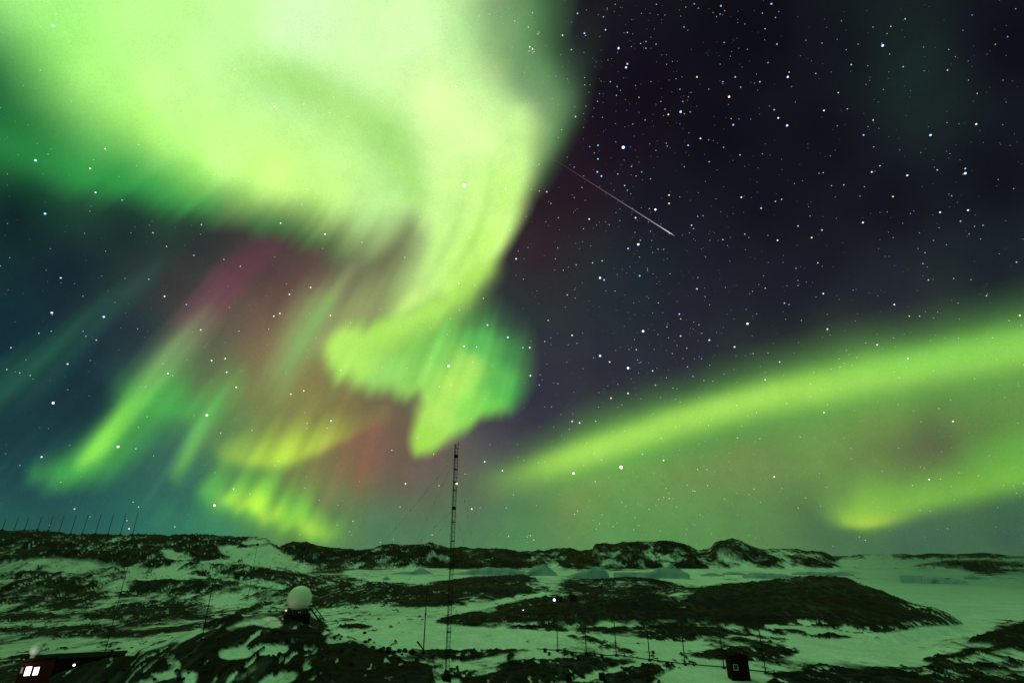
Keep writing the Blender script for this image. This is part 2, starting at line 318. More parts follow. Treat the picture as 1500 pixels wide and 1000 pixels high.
sky = link('sky', np_mesh('sky', (DIR*10000 + np.array([0, 0, HC])).reshape(-1, 3), QUADS, [glow_mat('night_sky', False)], {'light': (0, base.reshape(-1, 3))}))
tag(sky, 'dark night sky with green and purple glow near the horizon', 'sky', kind='structure')
AUR = glow_mat('aurora_light', True)
FORMS = [('aurora_curtain', 'tall slanting green and pink auroral rays low on the left', 9400),
         ('aurora_curtain', 'huge bright yellow green aurora swirling down from the top left to a curled tail', 9300),
         ('aurora_arc', 'long smooth green aurora arc rising to the right edge', 9500),
         ('aurora_patch', 'small bright green aurora glow near the horizon under the arc', 9600)]
for (nm, lb, R), A in zip(FORMS, LAYERS[1:]):
    v = sample(A, PX, PY)*inview; mx = v.max(-1).ravel()
    keep = (mx[QUADS].max(1) > .010) & (DIR[..., 2].ravel()[QUADS].min(1) > -.03)
    v = np.clip(v - .010*(v/np.maximum(v.max(-1, keepdims=True), 1e-6)), 0, None)
    q = QUADS[keep]; ids, inv = np.unique(q, return_inverse=True)
    o = link(nm, np_mesh(nm, (DIR.reshape(-1, 3)[ids]*R + np.array([0, 0, HC])), inv.reshape(-1, 4), [AUR], {'light': (0, v.reshape(-1, 3)[ids])}))
    tag(o, lb, 'aurora')
# ---------------------------------------------------------------- terrain: one sheet from the eye to the horizon
def azel(px, py):
    d = ray(np.array(px, float), np.array(py, float)); return np.arctan2(d[:, 0], d[:, 1]), np.arctan2(d[:, 2], np.hypot(d[:, 0], d[:, 1]))
RIDGES = []
def ridge(crest, base, run, back, p=1.0, rough=.5, pb=1.3):
    """crest: places in the view; base: range of the foot in metres, (place, range) pairs; run: from the foot up to the crest"""
    c = np.array(crest, float); az, el = azel(c[:, 0], c[:, 1])
    f = lambda q: np.interp(c[:, 0], *zip(*q)) if isinstance(q, list) else np.full(len(c), float(q))
    rb = f(base); D = rb + f(run); zc = np.maximum(HC + D*np.tan(el), .05)
    RIDGES.append((az, D, zc, rb, back, p, rough, pb))
ridge([(1215,816),(1235,815),(1260,810.5),(1290,811),(1325,810),(1340,812),(1360,809),(1400,810.5),(1440,808),(1470,811),(1490,813),(1510,816)], 2500, 600, 500, .8, .3)
ridge([(1325,833),(1335,830),(1360,826),(1380,822),(1410,819),(1440,820),(1470,823),(1500,825),(1560,829),(1590,833)], [(1325,1000),(1600,1100)], 90, 120, .7, .4)
ridge([(380,812),(415,798),(430,793),(450,793),(465,800),(490,803),(520,805),(545,803),(560,799),(575,796),(590,799),(610,797),(630,795),(645,799),(660,803),(675,801),(690,803),(700,803),(740,804),(760,808),(800,806),(820,802),(835,802),(850,806),(868,805),(872,797),(885,796),(900,797),(920,793),(960,793),(975,791),(990,794),(1010,799),(1022,806),(1040,803),(1048,794),(1070,788),(1085,791),(1100,799),(1115,805),(1140,804),(1170,804),(1180,807),(1205,808),(1225,816),(1240,825),(1250,831)],      820, 130, 200, .8, 1.0)
ridge([(-400,790),(-200,782),(0,778),(50,777),(80,780),(100,783),(120,784),(180,784),(240,785),(285,782),(330,785),(385,786),(392,789),(400,795),(420,812),(440,834),(470,845),(520,858),(560,866)], [(-400,330),(0,260),(440,230),(560,330)], [(-400,180),(385,190),(440,130),(560,30)], 150, 1.15, .8)
ridge([(410,872),(430,862),(480,856),(520,852),(560,853),(600,856),(660,851),(700,847),(770,843),(830,846),(870,849),(900,847),(930,846),(960,848),(985,858),(1000,868)], [(410,215),(640,205),(1000,240)], 110, 60, .8, .35)
ridge([(640,914.5),(655,910),(700,896),(760,879),(810,876.5),(830,879),(860,874),(905,867),(960,869),(1000,878),(1040,892),(1080,906)], [(640,150),(1080,158)], [(640,10),(760,45),(960,55),(1080,12)], 40, .8, .35)
ridge([(940,880),(965,864),(985,859),(1000,857),(1025,856),(1040,853),(1055,855),(1075,856),(1100,852),(1140,847),(1180,843),(1210,842),(1240,846),(1270,858),(1300,870),(1340,884),(1375,892),(1388,897),(1400,906),(1412,914)], [(940,165),(1050,157),(1180,155),(1250,150),(1300,152),(1412,185)], [(940,75),(1240,85),(1300,60),(1385,20),(1412,4)], 50, .75, .4)
ridge([(170,965),(200,955),(240,942),(270,928),(300,918),(340,904),(400,904),(433,911),(470,922),(500,932),(530,940),(570,948),(620,958),(680,972)], 78, 28, 22, .7, .35, 1.0)
ridge([(-60,1015),(60,1001),(80,992),(120,977),(178,964),(200,966),(260,985)], [(-60,98),(178,92),(260,92)], 12, 8, 1.0, .3)
ridge([(1340,962),(1400,935),(1440,922),(1500,906),(1600,902),(1700,925),(1850,990)], [(1340,130),(1600,135)], [(1340,4),(1500,45),(1850,30)], 30, .8, .25)
def heights(x, y):
    r = np.hypot(x, y); az = np.arctan2(x, y); h = np.zeros_like(r)
    big = fbm(x/90 + 5, y/90, 4, 31); n1 = fbm(x/22, y/22, 5, 41, .55); rid = 1 - np.abs(2*fbm(x/34 + 9, y/34, 4, 43, .55) - 1)
    for (a, D, zc, rb, back, p, rough, pb) in RIDGES:
        m = (az > a[0]) & (az < a[-1]); A = az[m]; R = r[m]
        d = np.interp(A, a, D); z = np.interp(A, a, zc)*sstep(np.minimum(A - a[0], a[-1] - A)/.03); b = np.minimum(np.interp(A, a, rb), d - 2)
        wob = (n1[m] - .5)*.5*np.clip((d - R)/(d - b)*3, 0, 1)*np.clip((1 - (d - R)/(d - b))*3, 0, 1)*rough
        t = np.clip((d - R)/(d - b), 0, 1); s = np.where(R <= d, (1 - t)**p*(1 - .0*t), np.clip(1 - (R - d)/back, 0, 1)**pb)
        s = np.clip(s + wob, 0, 1.0)
        H = z*s
        rg = (rid[m] - .75)*min(2.0, rough*1.6)*np.clip(z*s/4, 0, 1)*np.clip(z/12, .2, 2)*np.clip(t*8 + (R > d)*1., 0.06, 1)
        h[m] = np.maximum(h[m], H + rg)
    h += np.clip(15.5 - r*.29, 0, 16) + (big - .5)*1.0*np.clip((r - 20)/60, 0, 1)*np.clip((700 - r)/300, 0, 1)*(az < .15)
    return h
AZT = np.radians(np.concatenate([np.arange(-180, -64, 3), np.arange(-62, -47, .3), np.arange(-47, 47.01, .085), np.arange(47.3, 62, .3), np.arange(65, 180.1, 3)]))
RT = np.concatenate([[.5, 5, 15, 30, 45, 60], 70*np.exp(np.arange(0, 2.62, .0046)), np.geomspace(980, 9700, 70)])
A2, R2_ = np.meshgrid(AZT, RT); TX = R2_*np.sin(A2); TY = R2_*np.cos(A2); TH = heights(TX, TY)
TPX, TPY = chart_of(TX, TY, TH); TPX = np.where(TY < 1, -9999, TPX)
# what lies bare: a field in [-1, 1], from the shapes of the outcrops and the drifts
ROCKY = [(-40,800,14),(0,790,15),(60,790,14),(120,795,14),(180,795,13),(30,802,9),(100,806,9),(160,808,11),(200,820,6),(150,815,8),(250,790,15),(320,790,15),(290,805,16),(300,818,14),(270,825,5),(350,790,10),(0,800,12),(50,808,9),(0,824,1),(0,836,-6),(90,826,-4),(150,830,-3),(60,845,8),(60,855,13),(40,872,13),(110,868,11),(160,862,3),(160,850,-2),(130,840,0),(200,872,2),(20,845,-2),(10,858,6),(200,805,12),(230,800,13),(300,800,15),(370,803,-6),(400,815,-8),(430,830,-9),(330,830,9),(400,845,12),(250,838,-10),(215,848,3),(280,858,4),(330,862,6),(380,868,2),(330,878,-8),(400,885,-6),(200,895,11),(270,890,9),(150,885,2),(60,890,-6),(60,915,-8),(100,935,-12),(220,935,-13),(270,920,-9),(160,915,-2),
 (300,935,16),(330,938,16),(385,968,14),(350,970,15),(310,970,15),(260,985,15),(400,940,13),(400,970,13),(450,960,15),(500,960,17),(540,975,18),(260,965,15),(200,980,13),(130,990,12),(330,980,15),(300,955,14),(430,940,19),(370,975,14),(440,975,15),(480,955,15),(170,970,14),(240,1000,12),(320,1000,14),(420,980,12),(460,995,14),(590,975,15),(620,985,16),(560,960,13),(380,915,3),(360,905,-3),(440,915,9),
 (550,910,-20),(520,900,-20),(700,930,-20),(560,935,-18),(800,945,-18),(900,950,-16),(700,960,3),(690,950,9),(740,945,2),(790,975,15),(870,975,15),(900,990,14),(950,985,12),(730,990,13),(830,990,14),(780,995,14),(840,965,4),(700,990,8),(1000,995,-8),(1050,960,-12),(980,945,-18),(1150,985,-9),
 (1200,950,-24),(1300,960,-24),(1250,940,-24),(1200,997,15),(1300,995,15),(1400,990,2),(1450,970,2),(1480,940,6),(1420,930,-14),(1340,940,-22),(1450,880,-30),(1400,850,-30),(1300,840,-30),(600,840,-24),(800,838,-24),(1100,838,-24),(900,925,-14),
 (470,870,14),(520,870,17),(560,862,17),(600,872,16),(660,864,15),(700,856,17),(700,872,9),(760,850,18),(760,862,12),(850,858,8),(930,862,6),(900,856,8),(960,857,9),(800,895,19),(720,905,20),(870,890,18),(920,890,10),(920,903,8),(980,895,16),(1050,885,18),(1050,900,18),(1100,870,17),(1120,890,19),(1200,860,18),(1200,885,19),(1150,905,16),(1250,875,18),(1240,900,12),(1150,860,17),(1260,915,5),(1330,905,9),(1380,903,16),(1290,885,18),(1330,890,18),(1290,905,9),(1360,898,17),(1040,866,2),(1000,872,4),
 (480,812,9),(560,812,9),(500,826,3),(640,806,10),(640,820,5),(740,812,15),(740,824,13),(770,822,13),(850,824,12),(900,825,10),(950,826,9),(680,826,14),(780,815,12),(790,824,5),(700,824,10),(600,820,10),(560,822,10),(830,822,7),(1000,815,10),(1040,820,4),(1100,812,8),(1100,822,2),(1120,828,3),(460,815,14),(420,800,12),(850,815,9),(880,822,4),(930,800,12),(960,810,3),(920,818,2),(980,822,4),(1060,800,9),(1070,815,2),(1150,815,6),(1150,822,0),(1200,818,9),(450,803,14),(1000,800,11),(1350,812,12),(1430,826,13),(700,800,10)]
PATCH = [
 (-1,[(1232,819),(1330,819),(1500,818),(1530,821),(1470,820.5),(1440,818.5),(1405,817.5),(1375,820),(1335,828),(1310,834),(1250,834)]),
 (-1,[(505,837),(560,835),(640,834),(800,835),(900,836),(1000,834),(1250,832),(1262,838),(1240,842),(1150,845),(1100,849),(1040,851),(1000,855),(975,850),(930,843.5),(870,846),(830,844),(770,841),(700,844),(660,848),(600,853),(540,850)]),
  # (+ bare, - drift), outline in the view
 (1,[(846,926),(862,921),(900,918),(950,917),(1010,917),(1050,920),(1075,924),(1070,929),(1030,931),(1010,937),(980,938),(945,934),(905,930),(880,926)]),
 (1,[(1000,968-12),(1040,952),(1070,949),(1120,948),(1165,951),(1168,955),(1145,962),(1110,966),(1050,966),(1010,962)]),
 (1,[(1185,930),(1215,929),(1245,931),(1242,934),(1190,933)]),
 (1,[(855,933),(870,935),(900,944),(930,955),(918,957),(890,949),(862,937)]),
 (-1,[(600,893),(650,889),(700,885),(745,875),(790,868),(802,871),(760,879),(715,890),(690,898),(655,904),(620,908)]),
 (1,[(60,1003),(90,988),(125,975),(180,962),(235,964),(240,985),(150,1012),(60,1012)]),
 (1,[(804,926),(820,928),(843,932),(842,935),(818,931)]),
 (1,[(703,921),(740,919),(780,916),(810,917),(808,920),(760,920),(735,924),(710,924)]),
 (1,[(630,918-8),(655,905),(705,896),(715,905),(700,917),(670,915),(650,913)]),
 (1,[(1125,985),(1180,985),(1240,983),(1290,982),(1400,988),(1500,986),(1520,1010),(1150,1010),(1140,990)]),
 (1,[(1355,965),(1385,959),(1410,952),(1440,950),(1500,940),(1510,945),(1440,956),(1400,965),(1370,968)]),
 (1,[(1350,978),(1380,974),(1440,972),(1500,965),(1510,975),(1440,984),(1380,980)]),
 (1,[(1420,940),(1450,928),(1480,918),(1520,908),(1520,925),(1480,931),(1445,939)]),
 (1,[(700,958-6),(650,950),(690,948),(705,944),(725,951),(770,952),(740,958),(700,969),(650,966),(620,962),(600,958),(610,950)]),
 (1,[(725,975),(760,968),(800,964),(850,964),(940,972),(985,975),(960,990),(930,1010),(700,1010),(650,985),(700,978)]),
 (-1,[(660,972),(700,966),(740,959),(765,955),(800,954),(812,962),(770,967),(720,976),(680,983),(655,982)]),
 (-1,[(840,995),(870,985),(900,977),(935,969),(950,968),(938,973),(900,984),(860,996)]),
 (-1,[(690,986),(715,979),(737,978),(725,984),(700,988)]),
 (-1,[(955,1010),(985,985),(1010,977),(1060,980),(1070,1010)]),
 (1,[(140,895),(180,885),(230,880),(290,883),(318,891),(290,897),(250,901),(230,910),(200,915),(150,912),(120,905)]),
 (1,[(120,918),(160,916),(170,924),(215,924),(300,912),(340,903),(350,908),(300,917),(220,930),(170,934),(120,934),(0,925),(0,918)]),
 (1,[(20,832),(35,832),(80,838),(100,850),(120,860),(150,872),(130,880),(60,880),(0,885),(0,862),(20,850)]),
 (1,[(190,846),(260,848),(300,846),(420,842),(520,856),(450,868),(380,862),(330,858),(300,866),(200,868)]),
 (1,[(310,826),(370,828),(440,842),(480,852),(440,862),(380,848),(320,840)]),
 (-1,[(238,806),(250,807),(275,814),(278,818),(250,819)]),
 (-1,[(320,800),(345,800),(375,812),(420,828),(440,836),(400,834),(360,820),(330,812)]),
 (-1,[(355,795),(372,792),(395,796),(415,812),(436,832),(410,824),(380,806)]),
 (-1,[(190,832),(225,833),(250,838),(300,846),(240,847),(190,846)]),
 (-1,[(60,818),(110,820),(150,826),(190,833),(150,838),(60,836),(0,838),(0,824)]),
 (-1,[(325,952),(360,949),(368,958),(345,965),(322,962)]),
 (-1,[(375,947),(394,946),(394,958),(378,957)]),(-1,[(397,946),(420,947),(410,960),(396,957)]),
 (-1,[(395,990),(415,984),(433,986),(430,996),(410,1003),(380,1003)]),
 (-1,[(225,988),(245,986),(258,990),(240,994)]),(-1,[(268,986),(288,986),(284,998),(275,1003)]),
 (-1,[(478,936),(500,925),(512,934),(500,941),(482,943)]),
 (-1,[(370,905),(398,903),(412,911),(405,918),(385,916),(372,912)]),
 (-1,[(640,1000),(670,995),(672,1010),(640,1010)]),
 (-1,[(460,892),(640,890),(660,895),(640,905),(652,916),(800,925),(840,940),(790,948),(660,950),(560,950),(520,935),(480,915)]),
 (1,[(502,917),(515,915),(535,916),(545,918),(530,920),(510,920)]),
 (1,[(-20,905),(60,899),(105,906),(60,908),(-20,912)]),
 (-1,[(60,940),(120,936),(200,936),(290,922),(300,926),(240,944),(180,957),(80,954)]),
 (-1,[(990,842),(1040,838),(1100,840),(1060,852),(1010,855)]),
 (-1,[(1196,869),(1215,864),(1230,860),(1218,866),(1205,871)]),
 (-1,[(960,893),(990,890),(1020,890),(990,893.5),(962,896)]),
]
vis = (TPX > -60) & (TPX < 1560) & (TPY < 1060) & (TPY > 770)
vx, vy = TPX[vis], TPY[vis]; AU = A2*R2_; wx_, wy_ = AU[vis], R2_[vis]
v = np.zeros(vx.shape)
for k0 in range(0, len(vx), 60000):
    sl = slice(k0, k0 + 60000); v[sl] = shepard([(a, b*2.2, c) for a, b, c in ROCKY], vx[sl], vy[sl]*2.2, 14, 1.8)[..., 0]
nz = fbm(wx_/16, wy_/26, 7, 61, .62); nf = fbm(wx_/2.6 + 3, wy_/3.4, 5, 67, .65)
for sgn, poly in PATCH:
    P = smooth_poly(poly, 3)*np.array([.5, 1]); m = (vx*.5 > P[:, 0].min() - 16) & (vx*.5 < P[:, 0].max() + 16) & (vy > P[:, 1].min() - 16) & (vy < P[:, 1].max() + 16)
    d = sdf(P, vx[m]*.5, vy[m]); wgt = sstep((d + 4)/6); v[m] = v[m]*(1 - wgt) + wgt*np.where(sgn > 0, 13, -9.5)
    v[m] = np.where((d > -9) & (d < 0), np.minimum(v[m], 3) if sgn > 0 else v[m], v[m])
dist = wy_
MOUND = np.array([(1000,880),(1020,866),(1040,858),(1060,857),(1100,853),(1140,848),(1180,844),(1210,843),(1240,847),(1270,859),(1300,871),(1340,885),(1375,892.5),(1388,898),(1400,906),(1412,914),(1390,916),(1350,918),(1330,922),(1300,927),(1250,926),(1180,917),(1100,914),(1050,913),(1010,908)])
RISE = np.array([(645,912),(700,898),(760,881),(810,879),(830,881),(860,876),(905,870),(945,874),(985,884),(1010,890),(1010,905),(940,911),(850,912),(700,916)])
dB = np.maximum(sdf(MOUND*np.array([.6, 1]), vx*.6, vy), sdf(RISE*np.array([.6, 1]), vx*.6, vy)*.7 - 2); calm = sstep((dB + 7)/5); v = np.where(dB > -7, v*(1 - calm) + calm*np.where(dB > 0, 10 + np.clip(dB, 0, 10), np.where(vx > 1120, -14, v)), v)
v = np.where((dB < 0) & (vx > 1265) & (vy > 848) & (vy < 930) & (vx < 1440), np.minimum(v, -20), v)
low = sstep((dB + .5)/3)*sstep((12 - dB)/6)*sstep((vy - 878)/14)*sstep((vx - 1130)/60)
ns = fbm(wx_/.85 + 7, wy_/3.4, 3, 101, .55); nd = fbm(wx_/1.6 + 3, wy_/4.5, 3, 103, .55); ng = fbm(wx_/5, wy_/11, 4, 107, .6)
spk = -34*sstep((ns - .60)/.12)*sstep((ng - .40)/.2)*sstep((v + 2)/8) + 30*sstep((nd - .66)/.08)*sstep((ng - .42)/.2)*sstep((v + 16)/6)
BARE = np.zeros(TX.shape); BARE[vis] = -34*low*sstep((fbm(wx_/1.5, wy_/4, 4, 131, .6) - .46)/.12) + spk*np.clip(220/dist, .3, 1)*(1 - .75*sstep((vx - 560)/100)*sstep((938 - vy)/10)) + v + ((nz - .5)*40 + (nf - .5)*34*np.clip(260/dist, .35, 1))*(1 - .62*calm)
cw = 2.2 + 17*fbm(AU/9, R2_/12, 3, 91)**2; cover = sstep((BARE + cw)/(2*cw))                      # 0 snow, 1 rock
soft = np.zeros(TX.shape); soft[vis] = v
# rock stands proud of the snow and is broken into blocks
blk = fbm(TX/1.7, TY/1.7, 4, 71, .6); blk2 = fbm(TX/5.5, TY/5.5, 4, 73, .55)
TH = TH + np.where(R2_ < 1500, sstep((BARE - .5)/14)*(.15 + .9*(blk2 - .35) + .75*(blk - .5)), 0)*np.clip(.6 + R2_/260, .7, 3)
snow = np.array([.66, .77, .74]); tone = fbm(TX/40, TY/70, 5, 81)[..., None]
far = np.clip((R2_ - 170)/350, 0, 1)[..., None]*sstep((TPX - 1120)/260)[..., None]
snow_c = snow*(1 - (.24)*sstep((450 - TPX)/400))[..., None]*(.86 + .28*tone)*(1 - far) + far*np.array([.28, .42, .42])*(.8 + .4*fbm(TX/60, TY/220, 4, 83)[..., None])  # snow darkens towards the left: light fall-off put into its colour
rk = fbm(TX/7, TY/7, 5, 85)[..., None]; warm = sstep((fbm(TX/30, TY/30, 3, 87) - .35)/.3)[..., None]
dr = np.clip(TH/9, 0, 1)[..., None]*sstep((TPX - 600)/120)[..., None]; streak = fbm(TX/3, TH*.9 + TY/14, 4, 95)[..., None]  # dr lightens the rock with height, relief shading put into its colour
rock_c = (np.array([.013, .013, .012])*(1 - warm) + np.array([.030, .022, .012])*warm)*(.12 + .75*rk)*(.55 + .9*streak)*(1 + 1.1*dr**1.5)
rip = fbm(AU/3.5 + R2_/30, R2_/4, 4, 121, .6)[..., None]; snow_c = snow_c*(.80 + .40*rip)
rock_c = rock_c*(.5 + .5*sstep((R2_ - 115)/60))[..., None]; dust = sstep((fbm(AU/1.1 + 5, R2_/3.6, 4, 123, .6) - .50)/.22)*sstep((fbm(TX/9, TY/18, 3, 125) - .35)/.3)*.07; rock_c = rock_c + snow*dust[..., None]*.6
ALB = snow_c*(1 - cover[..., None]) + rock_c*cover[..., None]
nt_ = len(AZT); ii, jj = np.meshgrid(np.arange(len(RT) - 1), np.arange(nt_ - 1), indexing='ij')
TQ = np.stack([ii*nt_ + jj, ii*nt_ + jj + 1, (ii + 1)*nt_ + jj + 1, (ii + 1)*nt_ + jj], -1).reshape(-1, 4)[:, ::-1]
def ground_mat():
    m = bpy.data.materials.new('snow_and_rock'); m.use_nodes = True; nt = m.node_tree; b = nt.nodes['Principled BSDF']; N = nt.nodes.new; L = nt.links.new
    a = N('ShaderNodeAttribute'); a.attribute_name = 'albedo'; g = N('ShaderNodeNewGeometry')
    n = N('ShaderNodeTexNoise'); n.inputs['Scale'].default_value = 1.3; n.inputs['Detail'].default_value = 8; n.inputs['Roughness'].default_value = .65
    mr = N('ShaderNodeMapRange'); mr.inputs[1].default_value = .3; mr.inputs[2].default_value = .7; mr.inputs[3].default_value = .8; mr.inputs[4].default_value = 1.2
    mx = N('ShaderNodeVectorMath'); mx.operation = 'SCALE'; L(g.outputs['Position'], n.inputs['Vector']); L(n.outputs['Fac'], mr.inputs[0]); L(a.outputs['Color'], mx.inputs[0]); L(mr.outputs[0], mx.inputs['Scale'])
    L(mx.outputs[0], b.inputs['Base Color']); b.inputs['Roughness'].default_value = .9; b.inputs['Specular IOR Level'].default_value = .12
    bp = N('ShaderNodeBump'); bp.inputs['Strength'].default_value = .35; bp.inputs['Distance'].default_value = .25; L(n.outputs['Fac'], bp.inputs['Height']); L(bp.outputs[0], b.inputs['Normal'])
    return m
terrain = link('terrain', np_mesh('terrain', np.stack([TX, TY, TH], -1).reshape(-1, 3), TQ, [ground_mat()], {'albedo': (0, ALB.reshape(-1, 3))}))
tag(terrain, 'rocky ground and frozen bay half covered in snow', 'ground', kind='structure')
def gz(x, y):
    a = math.atan2(x, y); r = math.hypot(x, y); i = int(np.clip(np.searchsorted(RT, r), 1, len(RT) - 1)); j = int(np.clip(np.searchsorted(AZT, a), 1, nt_ - 1))
    return float(TH[i - 1:i + 1, j - 1:j + 1].mean())
def ground_at(px, py):
    """first point of the ground along a line of sight"""
    d = ray(float(px), float(py)); hl = math.hypot(d[0], d[1]); prev = None
    for r in np.geomspace(70, 3000, 2400):
        x, y, z = d[0]/hl*r, d[1]/hl*r, HC + d[2]/hl*r
        if z <= gz(x, y): return Vector((x, y, gz(x, y)))
    return Vector((x, y, z))
# ---------------------------------------------------------------- objects
M_STEEL = mat('dark_steel', (.014, .014, .014), .7, 0, spec=.1); M_GALV = mat('grey_steel', (.09, .095, .09), .5, .6); M_RED = mat('window_glow_red_paint', (.06, .010, .009), .8, noise=.4, spec=.05)  # M_RED kept brighter than M_HUT: window glow on the station wall put into it
M_HUT = mat('very_dark_red_paint', (.020, .005, .005), .85, noise=.4, spec=.04)
M_ROOF = mat('tar_roof', (.009, .008, .008), .95, spec=.03); M_WHITE = mat('white_paint', (.75, .75, .72), .5, noise=.06); M_FRP = mat('white_fibreglass', (.88, .79, .75), .45, noise=.05, scale=.6)
M_GLASS = mat('dark_glass', (.01, .012, .014), .12, noise=.1, bump=0, spec=.5); M_WOOD = mat('weathered_timber', (.035, .03, .022), .9, noise=.4, scale=8); M_CONC = mat('dark_concrete', (.008, .008, .008), .95, noise=.3, spec=.05)
M_ICE = mat('berg_ice', (.26, .34, .42), .6, noise=.3, scale=.12, bump=.6); M_STONE = mat('dark_stone', (.016, .015, .012), .95, noise=.5, scale=2, bump=.8)
M_WIN = emis('lit_window', (1, .98, 1.0), 3.2); M_WIN2 = emis('dim_lit_window', (.30, .42, .30), .5); M_LAMP = emis('cold_lamp', (.95, .95, 1), 3); M_GLOBE = emis('lit_globe', (.62, .72, .66), .75); M_POST = mat('yellow_paint', (.5, .42, .16), .6)
M_WARM = emis('warm_lamp', (1, .72, .5), 60); M_REDL = emis('red_lamp', (1, .02, .06), 2)
def z_for(p, py):
    """height above ground zero that stands at this level of the view over point p"""
    v = (500 - py)/F; return HC + p[1]*(v*CP + SP)/(CP - v*SP)
def upx(p): return (p[1]*CP + (p[2] - HC)*SP)/F            # metres per unit of view there
def facing(p): return math.atan2(p[0], p[1])*-1             # local -y towards the eye
# --- tall lattice mast
b = at_range(653.5, 1003, 90.5); b.z = gz(b.x, b.y)
ztop = z_for(b, 651) - b.z
mast = empty('lattice_mast', b, .35); tag(mast, 'very tall thin lattice radio mast standing up from the snow at centre', 'mast')
R0 = .36; leg = [Vector((R0*math.cos(k*2.0944), R0*math.sin(k*2.0944), 0)) for k in range(3)]
m = MB(); NB = 56; hb = ztop/NB
for k in range(3): m.tube(leg[k], leg[k] + Vector((0, 0, ztop)), .042, n=5)
for i in range(NB):
    for k in range(3):
        a, c = leg[k], leg[(k + 1) % 3]; u0, u1 = Vector((0, 0, i*hb)), Vector((0, 0, (i + 1)*hb))
        m.tube(a + u1, c + u1, .020, n=4); m.tube((a if i % 2 else c) + u0, (c if i % 2 else a) + u1, .018, n=4)
m.build('lattice_shaft', M_STEEL, mast)
for py, h in ((668, .5), (744, .5), (687, .16), (706, .12), (718, .12), (764, .14), (792, .16), (830, .16), (880, .16), (925, .16), (962, .2)):
    z = z_for(b, py) - b.z; m = MB(); 
    for k in range(3): m.box((leg[k] + leg[(k + 1) % 3])/2 + Vector((0, 0, z)), (.09, .72, h), rz=math.radians(60 + 120*k))
    m.build('collar', M_STEEL, mast)
for kk, hh in ((0, .5), (1, .22)): MB().tube((leg[kk].x, leg[kk].y, ztop), (leg[kk].x, leg[kk].y, ztop + hh), .05).build('top_spike', M_STEEL, mast)
MB().box((0, 0, .1), (1.2, 1.2, .9), bev=.05).build('footing', M_CONC, mast)
inv = Matrix.LocRotScale(b, mast.rotation_euler, None).inverted()
for an in (ground_at(545, 934), ground_at(722, 945), Vector((-30, 62, gz(-30, 62)))):
    for py in (668, 744):
        z = z_for(b, py); p0 = Vector((b.x, b.y, z)); m = MB().tube(inv @ p0, inv @ an, .007, n=4)
        for t in (.12, .2, .28, .36, .46): q = p0.lerp(an, t); m.tube(inv @ q, inv @ q.lerp(an, .012), .025, n=5)
        m.build('guy_wire', M_STEEL, mast)
# --- single poles
def pole(name, label, px, py, pyt, r, r2=None, sep=None, group=None, cat='pole', material=None, rng_=None):
    g = at_range(px, py, rng_) if rng_ else ground_at(px, py)
    g.z = gz(g.x, g.y) if not rng_ else g.z
    o = empty(name, g, facing(g)); tag(o, label, cat, group); h = z_for(g, pyt) - g.z
    MB().tube((0, 0, -.4), (0, 0, h), r, r2 or r*.7).build('pole_shaft', material or M_STEEL, o); MB().box((0, 0, .08), (r*5, r*5, .3), bev=.02).build('footing', M_CONC, o)
    return o, h, g
o, h, g = pole('whip_antenna', 'plain dark antenna pole rising from rocks left of the lattice mast', 620, 957, 854, .13, .08, cat='antenna'); u = upx(g)
MB().tube((0, 0, u*5), (-u*10, 0, u*16), .10, .16).build('stay_strut', M_STEEL, o); MB().box((0, 0, h*.55), (.3, .3, .25)).build('joint_collar', M_STEEL, o)
o, h, g = pole('antenna_pole', 'slim leaning-looking pole on the rocky rise left of the white dome', 295, 938, 856, .075, .05)
u = upx(g); MB().box((0, 0, h - .1), (.24, .24, .3)).build('end_cap', M_STEEL, o); MB().box((0, 0, h*.62), (.2, .2, .2)).build('joint_collar', M_STEEL, o)
o, h, g = pole('antenna_mast', 'faint tall mast with two crossbars on the snow slope at left', 153, 957, 820, .085, .05, cat='mast'); u = upx(g)
for py in (836, 882, 921):
    z = z_for(g, py) - g.z; MB().box((0, 0, z), (u*7, .06, .06)).box((-u*3, 0, z + .1), (.07, .07, u*5)).box((u*3, 0, z + .1), (.07, .07, u*5)).build('antenna_element', M_STEEL, o)
o, h, g = pole('antenna_mast', 'faint thin mast in front of the snowy end of the left ridge', 363, 876, 797, .11, .07, cat='mast'); u = upx(g); MB().box((0, 0, h), (u*4, .2, u*3)).build('antenna_head', M_STEEL, o)
o, h, g = pole('marker_post', 'tiny T shaped post on snow up left of the white dome', 347, 899, 889, .05); MB().box((0, 0, h), (.7, .1, .2)).build('top_plate', M_STEEL, o)
pole('marker_post', 'tiny plain post just left of the white dome', 388, 902, 891, .04)
pole('thin_pole', 'thin pole at the foot of the white dome stairs', 465, 936, 894, .035)
pole('thin_pole', 'tiny stick on the left tail of the dark low hill behind the lattice mast', 668, 901, 893, .05)
